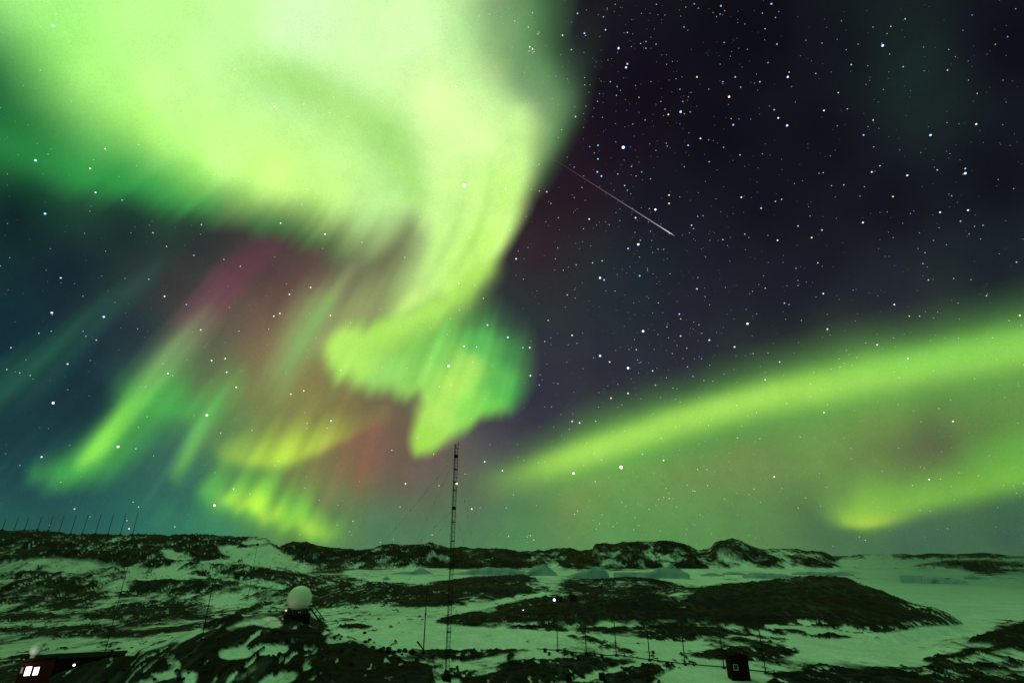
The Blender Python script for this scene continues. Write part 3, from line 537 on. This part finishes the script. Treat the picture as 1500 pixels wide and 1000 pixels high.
# --- row of masts on the left ridge
tops = [(9,761),(26,757),(42,757),(58,756),(74,756),(91,755),(109,754),(127,753),(145,752),(163,752),(182,751),(201,750)]
bots = [(2,778),(19,778),(35,777),(52,778),(68,780),(84,782),(101,784),(119,784.5),(137,784.5),(156,784.5),(174,784.5),(193,784.5)]
ords = ['leftmost', 'second from the left', 'third from the left', 'fourth from the left', 'fifth from the left', 'sixth from the left', 'sixth from the right', 'fifth from the right', 'fourth from the right', 'third from the right', 'second from the right', 'rightmost']
proto = None
for (px, py), (bx, by), od in zip(tops, bots, ords):
    d = ray(float(bx), float(by) + 3.0); a = math.atan2(d[0], d[1]); r_ = 425.0
    js = np.hypot(TX, TY); col = int(np.argmin(abs(AZT - a))); line = (TH[:, col] - HC)/RT; best = int(np.argmax(np.where((RT > 250) & (RT < 700), line, -9)))
    g = Vector((TX[best, col], TY[best, col], TH[best, col] - .3))
    if proto is None:
        proto = empty('ridge_mast', g, 0); h = z_for(g, py) - g.z
        sh = MB().tube((0, 0, 0), (0, 0, 1), .17, .12).build('mast_shaft', M_STEEL, proto); sh.scale.z = h
        ft = MB().box((0, 0, .2), (.9, .9, .8)).build('footing', M_CONC, proto); o = proto
    else:
        o = proto.copy(); COL.objects.link(o); o.location = g
        for ch in (sh, ft): c = ch.copy(); c.parent = o; COL.objects.link(c); c.scale.z = (z_for(g, py) - g.z) if ch is sh else 1
    tag(o, f'thin mast, {od} of twelve along the left ridge top', 'mast', 'masts along the left ridge')
# --- antenna row on the snow
row = [(817,954,914),(859,958,914),(903,961,910),(952,968,912),(1004,974,914),(1061,979,915),(1122,986,919)]
ords = ['leftmost', 'second from the left', 'third from the left', 'middle', 'third from the right', 'second from the right', 'rightmost']
feet = []
for k, ((px, py, pyt), od) in enumerate(zip(row, ords)):
    g = ground_at(px, py); u = upx(g); h = z_for(g, pyt) - g.z; feet.append((g, u))
    o = empty('dipole_antenna', g, facing(g)); tag(o, f'thin antenna pole, {od} of seven in the row on the snow', 'antenna', 'antenna poles in a row on the snow')
    MB().tube((0, 0, -.3), (0, 0, h), .105, .085).build('pole_shaft', M_STEEL, o)
    MB().box((0, 0, u*.8), (u*4.6, u*4.2, u*4.6), bev=.05).build('base_box', M_STEEL, o)
    MB().tube((u*1, 0, u*2.4), (u*11.5, 0, u*4.5), .06).tube((u*11.5, 0, -.3), (u*11.5, 0, u*5.2), .10).box((u*12, 0, u*.8), (u*3, u*2, u*2.4)).build('feed_arm', M_STEEL, o)
    MB().box((u*2, 0, h - .1), (u*14, .03, .03)).build('top_bar', M_GALV, o)
    for sx in (-3.2, 9): MB().prism([(u*(sx - 1.2), -.03, h + u*1.2), (u*(sx + 2.2), -.03, h + u*1.2), (u*(sx + 1.6), -.03, h - u*2.6)], (0, .06, 0)).build('end_plate', M_GALV, o)
    for sx in (-1, 1): MB().tube((0, 0, h*.45), (sx*u*4, u*3, 0), .012, n=4).build('stay_wire', M_STEEL, o)
m = MB(); pts = [ground_at(786, 952)] + [f[0] + Vector((0, -.3, 0)) for f in feet]
for a, c in zip(pts, pts[1:]):
    n = 6
    for i in range(n): p, q = a.lerp(c, i/n), a.lerp(c, (i + 1)/n); p.z = gz(p.x, p.y) + .28; q.z = gz(q.x, q.y) + .28; m.tube(p, q, .09, n=5)
o = m.build('feed_cable', M_STEEL); tag(o, 'dark cable run along the feet of the antenna poles on the snow', 'cable')
drums = [(798.5,955,5.2,'small black drum left of the leftmost antenna pole'),(804.5,959.5,4.2,'smaller black drum below and left of the leftmost antenna pole'),(838,960,5,'small black drum midway between the two leftmost antenna poles'),(847,965.5,4.6,'small black drum below the gap left of the second antenna pole'),(882,963.5,5.2,'small dark drum between the second and third antenna poles'),(978,976,5.8,'black drum between the middle antenna pole and the next on its right'),(882,996,9.5,'large dark drum on bare rock near the bottom edge'),(833,994,8,'dark drum on bare rock left of the large bottom drum'),(957,957,4,'tiny dark box on snow just right of the middle antenna pole')]
for px, py, s_, lb in drums:
    g = ground_at(px, py); u = upx(g); o = empty('drum', g, facing(g) + .4); tag(o, lb, 'drum', 'drums and boxes around the antenna row')
    MB().tube((0, 0, -.1), (0, 0, u*s_*.9), u*s_*.48, n=18).build('drum_body', M_STEEL, o); MB().tube((0, 0, u*s_*.9), (0, 0, u*s_*.98), u*s_*.51, n=18).build('lid', M_STEEL, o)
# --- little hut
g = ground_at(1087, 997); u = upx(g); hut = empty('hut', g, facing(g) + .30); tag(hut, 'small dark red hut with one white framed window on the snow', 'hut')
W, Dp, H = u*26, u*23, u*31
MB().box((0, Dp/2, H/2 - .2), (W, Dp, H + .4)).build('wall', M_HUT, hut)
m = MB().prism([(-W/2 - .12, -.12, H), (W/2 + .12, -.12, H), (W/2 + .12, -.12, H + .1), (0, -.12, H + .38), (-W/2 - .12, -.12, H + .12)], (0, Dp + .24, 0)); m.build('roof', M_ROOF, hut)
wz, wx, ww, wh = H*.55, -W*.24, u*6.2, u*7
wn = MB().box((wx - ww/2, -.02, wz), (.10, .06, wh + .1)).box((wx + ww/2, -.02, wz), (.10, .06, wh + .1)).box((wx, -.02, wz - wh/2), (ww - .1, .06, .10)).box((wx, -.02, wz + wh/2), (ww - .1, .06, .10)).build('window', mat('worn_white_paint', (.32, .32, .31), .7), hut)
MB().box((wx, -.004, wz), (ww - .1, .02, wh - .1)).build('pane', M_GLASS, wn)
for x in (-W/2 + .06, W*.08, W/2 - .06): MB().box((x, -.03, H/2), (.1, .05, H - .02)).build('corner_board', M_HUT, hut)
d_ = MB().box((W/2 + .02, Dp*.5, H*.42), (.05, Dp*.42, H*.8)).build('door', mat('grey_door', (.04, .036, .032), .8), hut); MB().box((W/2 + .07, Dp*.36, H*.42), (.06, .05, .16)).build('handle', M_STEEL, d_)
# --- two cabins on the low hill
for px, py, wpx, hpx, lb in ((819, 880, 10, 5.5, 'small dark cabin on the low hill with the bright white light beside it'), (839.5, 878.5, 9, 6, 'small dark cabin right of the one with the bright light')):
    g = ground_at(px, py); u = upx(g); o = empty('cabin', g, facing(g)); tag(o, lb, 'cabin', 'cabins on the low hill')
    MB().box((0, u*3, u*hpx*.45), (u*wpx, u*6, u*hpx)).build('wall', M_STEEL, o); MB().box((0, u*3, u*hpx*.98), (u*(wpx + 1), u*7, u*.6)).build('roof', M_ROOF, o); MB().box((u*2, -.03, u*hpx*.4), (u*2, .06, u*hpx*.7)).build('door', M_WOOD, o)
def lamp(px, py, r_, rad, label, mt, name='lamp', post=None, cat='lamp'):
    p = at_range(px, py, r_); z0 = gz(p.x, p.y); o = empty(name, (p.x, p.y, min(z0, p.z)), 0); tag(o, label, cat)
    MB().sphere((0, 0, p.z - min(z0, p.z)), rad, u=12, v=8).build('bulb', mt, o, True)
    MB().tube((0, rad*.7, -.2), (0, rad*.7, p.z - min(z0, p.z)), post or rad*.3).build('post', M_STEEL, o)
    return o
gq = ground_at(812, 881); lamp(812, 878, math.hypot(gq.x, gq.y) - .6, .42, 'bright white floodlight beside the left cabin on the low hill', M_LAMP)
gq = ground_at(766.5, 894); lamp(766.5, 893, math.hypot(gq.x, gq.y) - .3, .13, 'tiny white light low on the dark hill', M_LAMP)
for px, py, lb in ((292, 789, 'tiny red light just under the left ridge top'), (300, 811, 'tiny red light on the dark face of the left ridge')):
    gq = ground_at(px, py); lamp(px, py - .5, math.hypot(gq.x, gq.y) - 1.2, .2, lb, M_REDL, 'beacon', .08, 'beacon')
gq = ground_at(701, 939); lamp(701, 938.3, math.hypot(gq.x, gq.y) - .2, .10, 'tiny reddish light on the snow right of the lattice mast', M_REDL, 'beacon', .04, 'beacon')
# --- radome on its stilts
g = at_range(433, 916, 107.5); g.z = min(gz(g.x, g.y), g.z); u = upx(g); zb = lambda py: z_for(g, py) - g.z
rd = empty('radome', g, facing(g)); tag(rd, 'white egg shaped radome on a dark stilted platform with stairs', 'radome')
r_ = u*17.2; zc = zb(876); MB().sphere((0, 0, zc), r_, u=48, v=32).build('dome', M_FRP, rd, True)
z1 = zb(891.5); MB().tube((0, 0, z1 - .12), (0, 0, z1), u*16.5, n=24).build('ring_beam', M_STEEL, rd)
z0 = zb(899)
for k in range(9):
    a = k*2*math.pi/9 + .2; MB().tube((u*14.5*math.cos(a), u*14.5*math.sin(a), z0), (u*14.5*math.cos(a), u*14.5*math.sin(a), z1 - .12), u*1.15, n=6).build('stilt', M_STEEL, rd)
MB().box((u*.5, 0, (z0 - .4)/2), (u*36, u*30, z0 + .4), bev=.04).build('platform', M_CONC, rd); MB().box((-u*22, 0, zb(904)), (u*12, u*20, u*2.2)).build('side_deck', M_WOOD, rd)
m = MB(); s0, s1 = Vector((u*18, 0, z1 - .05)), Vector((u*36, 0, zb(915)))
for y in (-u*2.6, u*2.6): m.tube(s0 + Vector((0, y, 0)), s1 + Vector((0, y, 0)), u*.95)
for i in range(11): q = s0.lerp(s1, (i + .5)/11); m.box(q, (u*2.6, u*5, u*.6))
st_ = m.build('stairs', M_STEEL, rd)
m = MB()
for y in (-u*2.8, u*2.8):
    m.tube(s0 + Vector((u*3, y, u*5)), s1 + Vector((u*3, y, u*5)), u*.6, n=5)
    for t in (0, .33, .66, 1): q = s0.lerp(s1, t) + Vector((0, y, 0)); m.tube(q, q + Vector((u*3, 0, u*5)), u*.35, n=5)
m.build('handrail', M_STEEL, st_)
m = MB().tube((u*14, u*2, z1), (u*19, u*2, z1), u*.8); m.build('landing', M_STEEL, rd)
lp = at_range(419, 893.5, math.hypot(g.x, g.y) - u*19); o = empty('lamp', (lp.x, lp.y, lp.z - .5)); tag(o, 'warm lamp under the lower left edge of the white radome', 'lamp'); MB().sphere((0, 0, .5), u*1.4, u=12, v=8).build('bulb', emis('warm_bulb', (1, .75, .5), 1.0), o, True); MB().tube((0, 0, -1.2), (0, 0, .4), .05).build('post', M_STEEL, o)
li = bpy.data.lights.new('lamp_light', 'POINT'); li.energy = 20; li.color = (1, .62, .5); li.shadow_soft_size = .2; lo = bpy.data.objects.new('lamp_light', li); COL.objects.link(lo); lo.parent = o; lo.location = (-.3, -1.3, .6)
# --- station hut with lit windows, bottom left
g = at_range(43, 1013, 87); g.z = gz(g.x, g.y) - .1; u = upx(g); o = empty('station_hut', g, facing(g) + .05); tag(o, 'dark red hut with brightly lit windows cut by the bottom left edge', 'hut')
zt = z_for(g, 967) - g.z; wd = u*40; zz = lambda py: z_for(g, py) - g.z
MB().box((0, u*18, zt/2), (wd, u*36, zt), bev=.03).build('wall', M_RED, o); MB().box((0, u*18, zt + .12), (wd + .3, u*36 + .3, .22), bev=.03).build('roof', M_ROOF, o)
def at_x(px, py): d = ray(float(px), float(py)); k = math.hypot(g.x, g.y)/math.hypot(d[0], d[1]); v_ = Matrix.Rotation(-o.rotation_euler.z, 3, 'Z') @ (Vector((d[0]*k, d[1]*k, 0)) - Vector((g.x, g.y, 0))); return v_.x
for (x0, x1, y0, y1, mm) in ((36.5, 46, 974, 988, M_WIN), (48.5, 57, 976, 988.5, M_WIN), (30.5, 34.5, 974, 983.5, M_WIN2)):
    xa, xb = at_x(x0, (y0 + y1)/2), at_x(x1, (y0 + y1)/2); za, zc_ = zz(y1), zz(y0); f = .06
    wf = MB().box((xa, -.02, (za + zc_)/2), (f, .06, zc_ - za)).box((xb, -.02, (za + zc_)/2), (f, .06, zc_ - za)).box(((xa + xb)/2, -.02, za), (xb - xa - f, .06, f)).box(((xa + xb)/2, -.02, zc_), (xb - xa - f, .06, f)).build('window', M_RED, o)
    MB().box(((xa + xb)/2, -.006, (za + zc_)/2), (xb - xa - f, .03, zc_ - za - f)).build('pane', mm, wf)
hut0 = o; o = empty('small_radome', (g.x, g.y, g.z + zt + .2)); p_ = at_range(52.5, 950.5, math.hypot(g.x, g.y) + .9); o.location = (p_.x, p_.y, g.z + zt + .2); tag(o, 'small white dome lit on its left side above the lit hut roof', 'radome')
MB().sphere((0, 0, p_.z - o.location.z), u*7.6, (1, 1, 1.15)).build('dome', M_WHITE, o, True); MB().tube((-u*1.5, 0, -.1), (-u*1.5, 0, p_.z - o.location.z - u*6), u*3.4, u*3.2, n=12).build('pedestal', M_POST, o)
lp = at_range(35, 965, math.hypot(g.x, g.y) - .9); o = empty('lamp', (lp.x, lp.y, lp.z)); tag(o, 'added lamp at the left roof edge of the lit hut, shining on the small dome', 'lamp'); MB().sphere((0, 0, 0), .06, u=10, v=6).build('bulb', M_WIN2, o, True); MB().tube((0, 0, -.35), (0, 0, -.04), .03).build('bracket', M_STEEL, o)
li = bpy.data.lights.new('added_dome_light', 'POINT'); li.energy = 34; li.color = (.95, 1, .92); li.shadow_soft_size = .06; lo = bpy.data.objects.new('added_dome_light', li); COL.objects.link(lo); lo.parent = o; lo.location = (0, 0, .12)  # added lamp, stands in for the station's light spill on the small dome
# --- long low shed behind
p1 = at_range(66, 985, 117); p2 = at_range(178, 966, 116); p1.z = p2.z = 0; c = (p1 + p2)/2; ang = math.atan2(p2.y - p1.y, p2.x - p1.x); L_ = (p2 - p1).length
zt1, zt2 = z_for(p1, 963), z_for(p2, 958); zt = (zt1 + zt2)/2; zg = min(gz(p1.x, p1.y), gz(p2.x, p2.y)) - 1
sh = empty('shed', (c.x, c.y, zg), ang); tag(sh, 'long low dark shed with a stub chimney right of the lit hut', 'shed')
MB().prism([(-L_/2, 0, 0), (L_/2, 0, 0), (L_/2, 0, zt2 - zg - .35), (-L_/2, 0, zt1 - zg - .35)], (0, 5, 0)).build('wall', M_HUT, sh)
rf = MB().prism([(-L_/2 - .2, -.2, zt1 - zg - .35), (L_/2 + .2, -.2, zt2 - zg - .35), (L_/2 + .2, -.2, zt2 - zg - .1), (-L_/2 - .2, -.2, zt1 - zg - .1)], (0, 5.4, 0)).build('roof', M_ROOF, sh)
u = upx(c); xx = L_*.32; MB().tube((xx, 1.5, zt2 - zg - .3), (xx, 1.5, zt2 - zg + u*4.5), u*1.6, n=10).tube((xx, 1.5, zt2 - zg + u*4.5), (xx, 1.5, zt2 - zg + u*5.4), u*2.2, n=10).build('chimney', M_STEEL, rf)
p_ = at_range(108.5, 973.5, 114.5); o = empty('wall_lamp', p_); tag(o, 'small bright white lamp on the long shed wall', 'lamp'); MB().sphere((0, 0, 0), .17, u=10, v=8).build('bulb', M_LAMP, o, True); MB().box((0, .25, .22), (.5, .5, .08)).build('hood', M_STEEL, o)
# --- icebergs frozen into the bay
def berg(px0, px1, tops, base, label, depth=.35, seed=1):
    d0, d1 = ray(float(px0), float(base)), ray(float(px1), float(base)); dm = ray((px0 + px1)/2., float(base)); rr = -HC/dm[2]*math.hypot(dm[0], dm[1])
    a0, a1 = math.atan2(d0[0], d0[1]), math.atan2(d1[0], d1[1]); n = max(14, int((px1 - px0)/2.2)); nv_ = 9
    tp = np.array(tops, float); dep = rr*(a1 - a0)*depth; V = []
    for j in range(nv_):
        v_ = j/(nv_ - 1)
        for i in range(n):
            t = i/(n - 1); a = a0 + (a1 - a0)*t; r2_ = rr + dep*v_ + (vnoise(np.array(i/4.5), np.array(j/1.5), seed) - .5)*dep*.30
            py = np.interp(px0 + (px1 - px0)*t, tp[:, 0], tp[:, 1]); x, y = rr*math.sin(a), rr*math.cos(a); zt_ = max(.2, z_for((x, y), py))
            e = min(1, v_*5.5)*min(1, (1 - v_)*3); e *= .86 + .14*hashn(np.array(i), np.array(j), seed + 3) if 0 < v_ < 1 else 1
            V.append((r2_*math.sin(a), r2_*math.cos(a), zt_*e - .3))
    i_, j_ = np.meshgrid(np.arange(n - 1), np.arange(nv_ - 1)); Q = np.stack([j_*n + i_, j_*n + i_ + 1, (j_ + 1)*n + i_ + 1, (j_ + 1)*n + i_], -1).reshape(-1, 4)
    o = link('iceberg', np_mesh('iceberg', V, Q, [M_ICE], smooth=False)); tag(o, label, 'iceberg', 'icebergs frozen into the bay')
berg(572, 634, [(572,839.5),(590,836.5),(604,836),(616,830),(624,834),(634,839.5)], 840.5, 'small cone topped iceberg farthest left in the frozen bay', .5, 1)
berg(660, 770, [(660,840),(680,836),(698,832),(715,829),(728,831),(742,830),(755,833),(770,836)], 841.5, 'wide low iceberg spreading from just right of the lattice mast', .3, 2)
berg(768, 817, [(768,838),(784,831),(797,824),(803,828),(812,836),(817,841)], 842.5, 'sharp peaked pale iceberg before the dark far ridge', .5, 3)
berg(830, 893, [(830,843),(845,838),(860,833),(870,829),(883,829),(889,836),(893,842)], 847, 'iceberg with sloping left side and blunt top right of the peaked one', .45, 4)
berg(899, 1011, [(899,838),(915,837),(940,837.5),(957,836),(968,830),(985,831),(1000,833),(1011,841)], 846.5, 'long bluish iceberg with a steep front and taller right end', .3, 5)
berg(1026, 1062, [(1026,841),(1040,838),(1050,839),(1062,842)], 843.5, 'small flat iceberg just right of the long bluish one', .4, 6)
berg(1058, 1092, [(1058,839),(1070,836.5),(1085,837.5),(1092,840)], 841.5, 'low pale iceberg behind the top of the broad dark hill', .4, 7)
berg(1088, 1164, [(1088,841),(1105,838),(1130,838.5),(1150,840),(1164,843)], 847, 'flat dark blue iceberg showing above the broad dark hill crest', .35, 8)
berg(1160, 1252, [(1160,838.5),(1190,836),(1210,837.5),(1235,836),(1252,840)], 842.5, 'long thin iceberg under the right end of the far ridge', .25, 9)
berg(1320, 1418, [(1320,841),(1330,841),(1370,843.5),(1400,846),(1418,850)], 854.5, 'large slab iceberg with a dark blue front on the open ice at right', .35, 10)
berg(1412, 1450, [(1412,842),(1425,840),(1440,842),(1450,846)], 848.5, 'small pale iceberg behind the right end of the large slab', .5, 11)
berg(560, 572, [(560,847),(566,843),(572,848)], 849.5, 'tiny lone ice block on the bay left of the others', .7, 12)
# --- boulders
def boulder(px, py, s_, seed, label, group):
    p = ground_at(px, py); u = upx(p); bm = bmesh.new(); bmesh.ops.create_icosphere(bm, subdivisions=3, radius=1)
    r_ = random.Random(seed); ax = (r_.uniform(.8, 1.2), r_.uniform(.7, 1.0), r_.uniform(.6, .9)); dirs = [Vector((r_.gauss(0, 1), r_.gauss(0, 1), r_.gauss(0, 1))).normalized() for _ in range(11)]
    for v_ in bm.verts:
        k = 1
        for d in dirs: k = min(k, .74/max(.05, v_.co.dot(d)) if v_.co.dot(d) > .74 else 1)
        v_.co = Vector((v_.co.x*ax[0]*k, v_.co.y*ax[1]*k, v_.co.z*ax[2]*k))
    me = bpy.data.meshes.new('boulder'); bm.to_mesh(me); bm.free(); me.materials.append(M_STONE)
    o = link('boulder', me); o.location = p + Vector((0, 0, u*s_*.18)); o.scale = (u*s_*.5,)*3; o.rotation_euler.z = r_.uniform(0, 6); tag(o, label, 'boulder', group)
for i, (px, py, s_) in enumerate([(558,954,9),(569,953,11),(577,956,8),(584,955,9),(593,955,10),(604,955,9),(583,965,8),(610,967,8),(541,938,7),(546,949,8),(535,941,7),(490,936,5),(498,936,4)]):
    boulder(px, py, s_, i, 'dark boulder in the line of rocks at the near edge of the snow flat', 'boulders at the edge of the snow flat')
rs = random.Random(5)
for i in range(70):
    px, py = rs.uniform(130, 600), rs.uniform(925, 1000)
    boulder(px, py, rs.uniform(3, 7), 100 + i, 'dark boulder on the rough rocky ground below the radome', 'boulders on the rocky rise')
# ---------------------------------------------------------------- stars and the meteor
STARS = """680,272,5w 910,684,5w 840,693,4w 669,708,4w 594,708,3w 710,676,3w 736,689,3w 691,745,3w 745,785,2w 777,784,2w 633,783,2w 906,71,4b 824,52,3o 946,71,2b 961,65,2b 917,99,4b 919,94,3b 894,120,2b 904,127,2b 903,140,2b 936,143,2o 968,149,2b 843,171,3b 913,216,5b 876,213,3b 864,215,2b 927,182,2b 945,176,2b 974,160,2b 979,168,3o 997,164,4b 1011,164,2b 1000,149,2b 996,131,2b 1021,113,3o 1068,142,4r 1077,113,2w 1059,120,2b 1085,128,2b 1074,183,3b 1071,174,2b 1026,203,3w 1008,213,3b 976,210,2b 1060,216,2b 1084,227,2w 1039,237,2b 876,233,3b 875,252,3b 881,258,3b 905,255,2w 925,244,2o 940,252,2b 953,262,2b 915,272,2w 919,279,2b 960,307,4w 980,286,3o 980,298,3o 931,319,3w 863,321,3w 935,358,4w 920,364,3b 938,352,2b 1013,330,3b 1016,335,2b 1022,317,2b 1030,316,2b 1115,305,3b 1086,289,3w 1091,343,2o 1059,351,2w 964,365,2b 868,385,2w 801,281,3b 807,298,2b 790,280,2o 756,379,3w 818,319,2b 817,363,2b 844,388,2b 882,382,2w 879,407,4w 885,410,3b 1056,9,3b 1055,21,2b 1017,6,2b 1002,40,2b 846,20,3b 884,25,2b 887,44,3b 919,48,2w 856,49,3b 837,73,2w 780,19,2w 788,50,2w 754,31,2w 774,40,2w 776,69,3w 780,72,3w 775,75,2w 782,76,2w 1130,6,3b 1136,26,2b 1138,65,2w 1113,120,2w 1154,113,4b 1156,106,2w 1134,161,2w 1140,173,3w 1153,184,4b 1207,162,3w 1228,136,2w 1279,176,2w 1265,198,3b 1247,95,2w 1293,67,4b 1323,98,2o 1326,28,2w 1305,39,2w 1363,198,4b 1430,182,3w 1476,54,2b 1388,103,2w 1414,247,3b 1414,254,4b 1373,249,2w 1277,252,3w 1289,243,2w 1329,257,3w 1308,288,3o 1394,287,2b 1377,311,3w 1418,308,3w 1407,324,2w 1440,330,2g 1264,326,3w 1218,272,2b 1236,271,2w 1204,337,3b 1189,348,3o 1139,352,3w 1136,295,2w 1145,292,2w 1166,393,2b 1352,386,2o 1489,384,2w 1198,385,2w 1169,331,2w 937,404,3b 1021,423,3b 1360,410,2w 1206,430,3w 1121,422,2w 1310,446,3w 1149,444,2w 1212,482,3w 1332,463,2w 1347,463,2w 1445,433,2w 1494,462,3w 1285,505,3w 1330,525,3w 1317,553,2w 1207,604,3w 1396,617,3w 1361,702,3w 1134,698,3w 965,731,2o 972,674,3w 1080,641,2w 941,665,2w 838,491,3w 776,509,3w 777,550,3w 879,521,4b 893,530,3o 920,539,4w 942,485,4w 995,460,3b 997,467,2o 1095,474,4w 977,479,2b 997,492,3b 1028,488,2b 1039,498,3w 1006,510,2b 1076,508,3w 932,512,2w 934,527,2b 956,543,3b 960,564,2w 920,576,3w 895,583,3o 838,617,3w 849,619,3w 915,631,2w 1007,537,2b 1015,551,2b 1121,556,3w 1142,530,3b 1125,517,2b 1187,562,2w 872,705,2w 881,673,2w 798,500,2w 78,38,4b 52,235,4b 154,218,3w 66,313,4b 132,247,3w 140,282,3w 179,293,2w 344,102,3o 402,156,3w 450,277,3w 411,327,3w 668,127,3w 741,277,3w 295,329,2w 224,341,2w 244,361,2w 284,374,2w 328,380,2w 352,390,2w 442,300,2w 476,343,3w 530,355,2w 615,317,2w 593,377,2w 89,407,3w 218,409,2w 76,458,4b 241,434,3w 152,464,4b 273,446,2w 75,485,2b 57,488,2w 126,492,2b 16,509,2w 141,498,2w 99,533,3w 10,541,2w 29,546,2w 78,590,4w 294,483,3w 310,528,3w 330,525,3w 332,545,3w 346,567,3w 401,463,3w 410,459,3w 424,431,3w 350,485,2w 246,547,3w 253,550,2w 426,577,3w 445,572,3w 303,608,4w 323,634,2w 369,630,2w 173,654,4w 199,657,2w 61,669,3w 109,745,3b 195,735,2w 203,742,2w 186,762,2w 189,774,3w 256,771,2w 314,740,4w 342,716,3w 366,723,2w 455,421,3w 484,462,3w 672,415,3w 695,418,2w 708,437,2w 673,454,2w 714,476,3w 744,494,3w 766,509,3b 657,536,4w 680,507,3w 698,508,3w 631,524,2w 692,530,2w 560,538,2w 596,539,2w 485,616,3w 479,627,2w 574,659,2w 612,641,2w 635,665,2w 643,711,2w 586,742,2w 517,763,2w 803,469,2w 831,432,2w"""
TINT = {'w': (1, 1, 1), 'b': (.40, .58, 1), 'o': (1, .74, .58), 'r': (1, .62, .45), 'g': (.35, .8, .8)}
TNAME = {'w': 'white', 'b': 'bluish', 'o': 'warm', 'r': 'reddish', 'g': 'teal'}
SIZE = {5: (2.3, 2.6), 4: (1.5, 2.0), 3: (1.05, 1.3), 2: (.8, .75)}
SNAME = {5: 'very bright big', 4: 'bright', 3: 'medium', 2: 'small faint'}
def place_name(x, y):
    if y > 640 and x > 690: return 'in the green glow low on the right'
    if x > 690 and y > 712 - (x - 690)*.33 - 40: return 'on the long green arc at right'
    if x > 1220: return 'in the dark far right of the sky'
    if x > 1085: return 'in the dark sky right of the crowded star field'
    if x > 790 and y < 110: return 'in the dark sky at top, right of the aurora'
    if x > 790 and y < 280: return 'in the crowded star field above the meteor'
    if x > 790 and y < 430: return 'around and below the meteor'
    if x > 770: return 'in the dark gap above the long green arc'
    if x > 730 and y < 120: return 'in the dim notch at the top of the aurora'
    if y < 320 - max(0, 300 - x)*.25: return 'over the brightest part of the aurora'
    if x > 590 and y < 620: return 'on the curled green tail of the aurora'
    if x > 560: return 'in the reddish glow beside the lattice mast'
    if x > 230 and y < 470: return 'in the dark brownish gap under the aurora'
    if x > 230: return 'among the slanting rays low on the left'
    if y < 560: return 'in the dark blue sky at left'
    return 'low in the sky over the left ridge'
unit = {}
def star_mesh(t, b):
    if (t, b) not in unit:
        bm = bmesh.new(); bmesh.ops.create_icosphere(bm, subdivisions=2, radius=1); me = bpy.data.meshes.new('star'); bm.to_mesh(me); bm.free()
        m = emis('star_light', TINT[t], SIZE[b][1]); m.cycles.emission_sampling = 'NONE'; me.materials.append(m); unit[(t, b)] = me
    return unit[(t, b)]
RS = 9000.0
sr = random.Random(11)
for tok in STARS.split():
    x, y, c = tok.split(','); x, y, b, t = float(x), float(y), int(c[0]), c[1]
    d = ray(x, y); dep = d[1]*CP + d[2]*SP
    o = link('star', star_mesh(t, b)); o.location = Vector(d*RS) + Vector((0, 0, HC)); o.scale = (SIZE[b][0]*RS*dep/F*sr.uniform(.9, 1.1),)*3
    tag(o, f'{SNAME[b]} {TNAME[t]} star {place_name(x, y)}', 'star', 'stars in the night sky')
# the countless faint ones
N = 3000; V = []; Q = []; Lc = []; n = 0
oct_ = np.array([(1,0,0),(-1,0,0),(0,1,0),(0,-1,0),(0,0,1),(0,0,-1)], float); tri = np.array([(0,2,4),(2,1,4),(1,3,4),(3,0,4),(2,0,5),(1,2,5),(3,1,5),(0,3,5)])
while n < N:
    x, y = sr.uniform(-200, 1700), sr.uniform(-200, 800)
    dens = .20 + .75*math.exp(-((x - 950 - (y - 250)*.04)/120)**2) + .18*(x > 760)
    if sr.random() > dens: continue
    d = ray(x, y); dep = d[1]*CP + d[2]*SP; k = sr.random()**2.2; s_ = (.55 + .2*k)*RS*dep/F; c = sr.choice([(1, 1, 1), (.4, .55, 1), (.4, .55, 1), (1, .7, .6)]); a = .06 + .42*k
    V.append(oct_*s_ + d*RS*1.001 + np.array([0, 0, HC])); Q.append(tri + 6*n); Lc.append(np.tile(np.array(c)*a, (6, 1))); n += 1
fm = glow_mat('faint_star_light', True)
o = link('stars', np_mesh('stars', np.vstack(V), np.vstack(Q), [fm], {'light': (0, np.vstack(Lc))})); tag(o, 'countless faint pinprick stars scattered over the whole sky', 'stars', kind='stuff')
# meteor: a thin glowing trail that brightens towards its head
a, b = ray(800., 226.)*RS, ray(988., 345.5)*RS; ax = (b - a)/np.linalg.norm(b - a); up = np.cross(ax, a/np.linalg.norm(a)); up /= np.linalg.norm(up); sd = np.cross(ax, up)
prof = [(0, .3, (.02, .012, .012)), (.15, .8, (.045, .025, .03)), (.4, 1.0, (.10, .06, .07)), (.7, 1.1, (.22, .14, .16)), (.88, 1.25, (.42, .32, .34)), (.96, 1.2, (.8, .75, .75)), (1, .2, (.4, .38, .36))]
V, Q, Lc = [], [], []
for i, (t, w_, c) in enumerate(prof):
    for k in range(6):
        an = k*math.pi/3; V.append(a + (b - a)*t + (up*math.cos(an) + sd*math.sin(an))*w_*RS*.48/F + np.array([0, 0, HC])); Lc.append(np.array(c)*.5)
        if i: Q.append((6*(i - 1) + k, 6*(i - 1) + (k + 1) % 6, 6*i + (k + 1) % 6, 6*i + k))
o = link('meteor', np_mesh('meteor', V, Q, [fm], {'light': (0, np.array(Lc))})); tag(o, 'thin pinkish meteor streak slanting down to a bright white head', 'meteor')
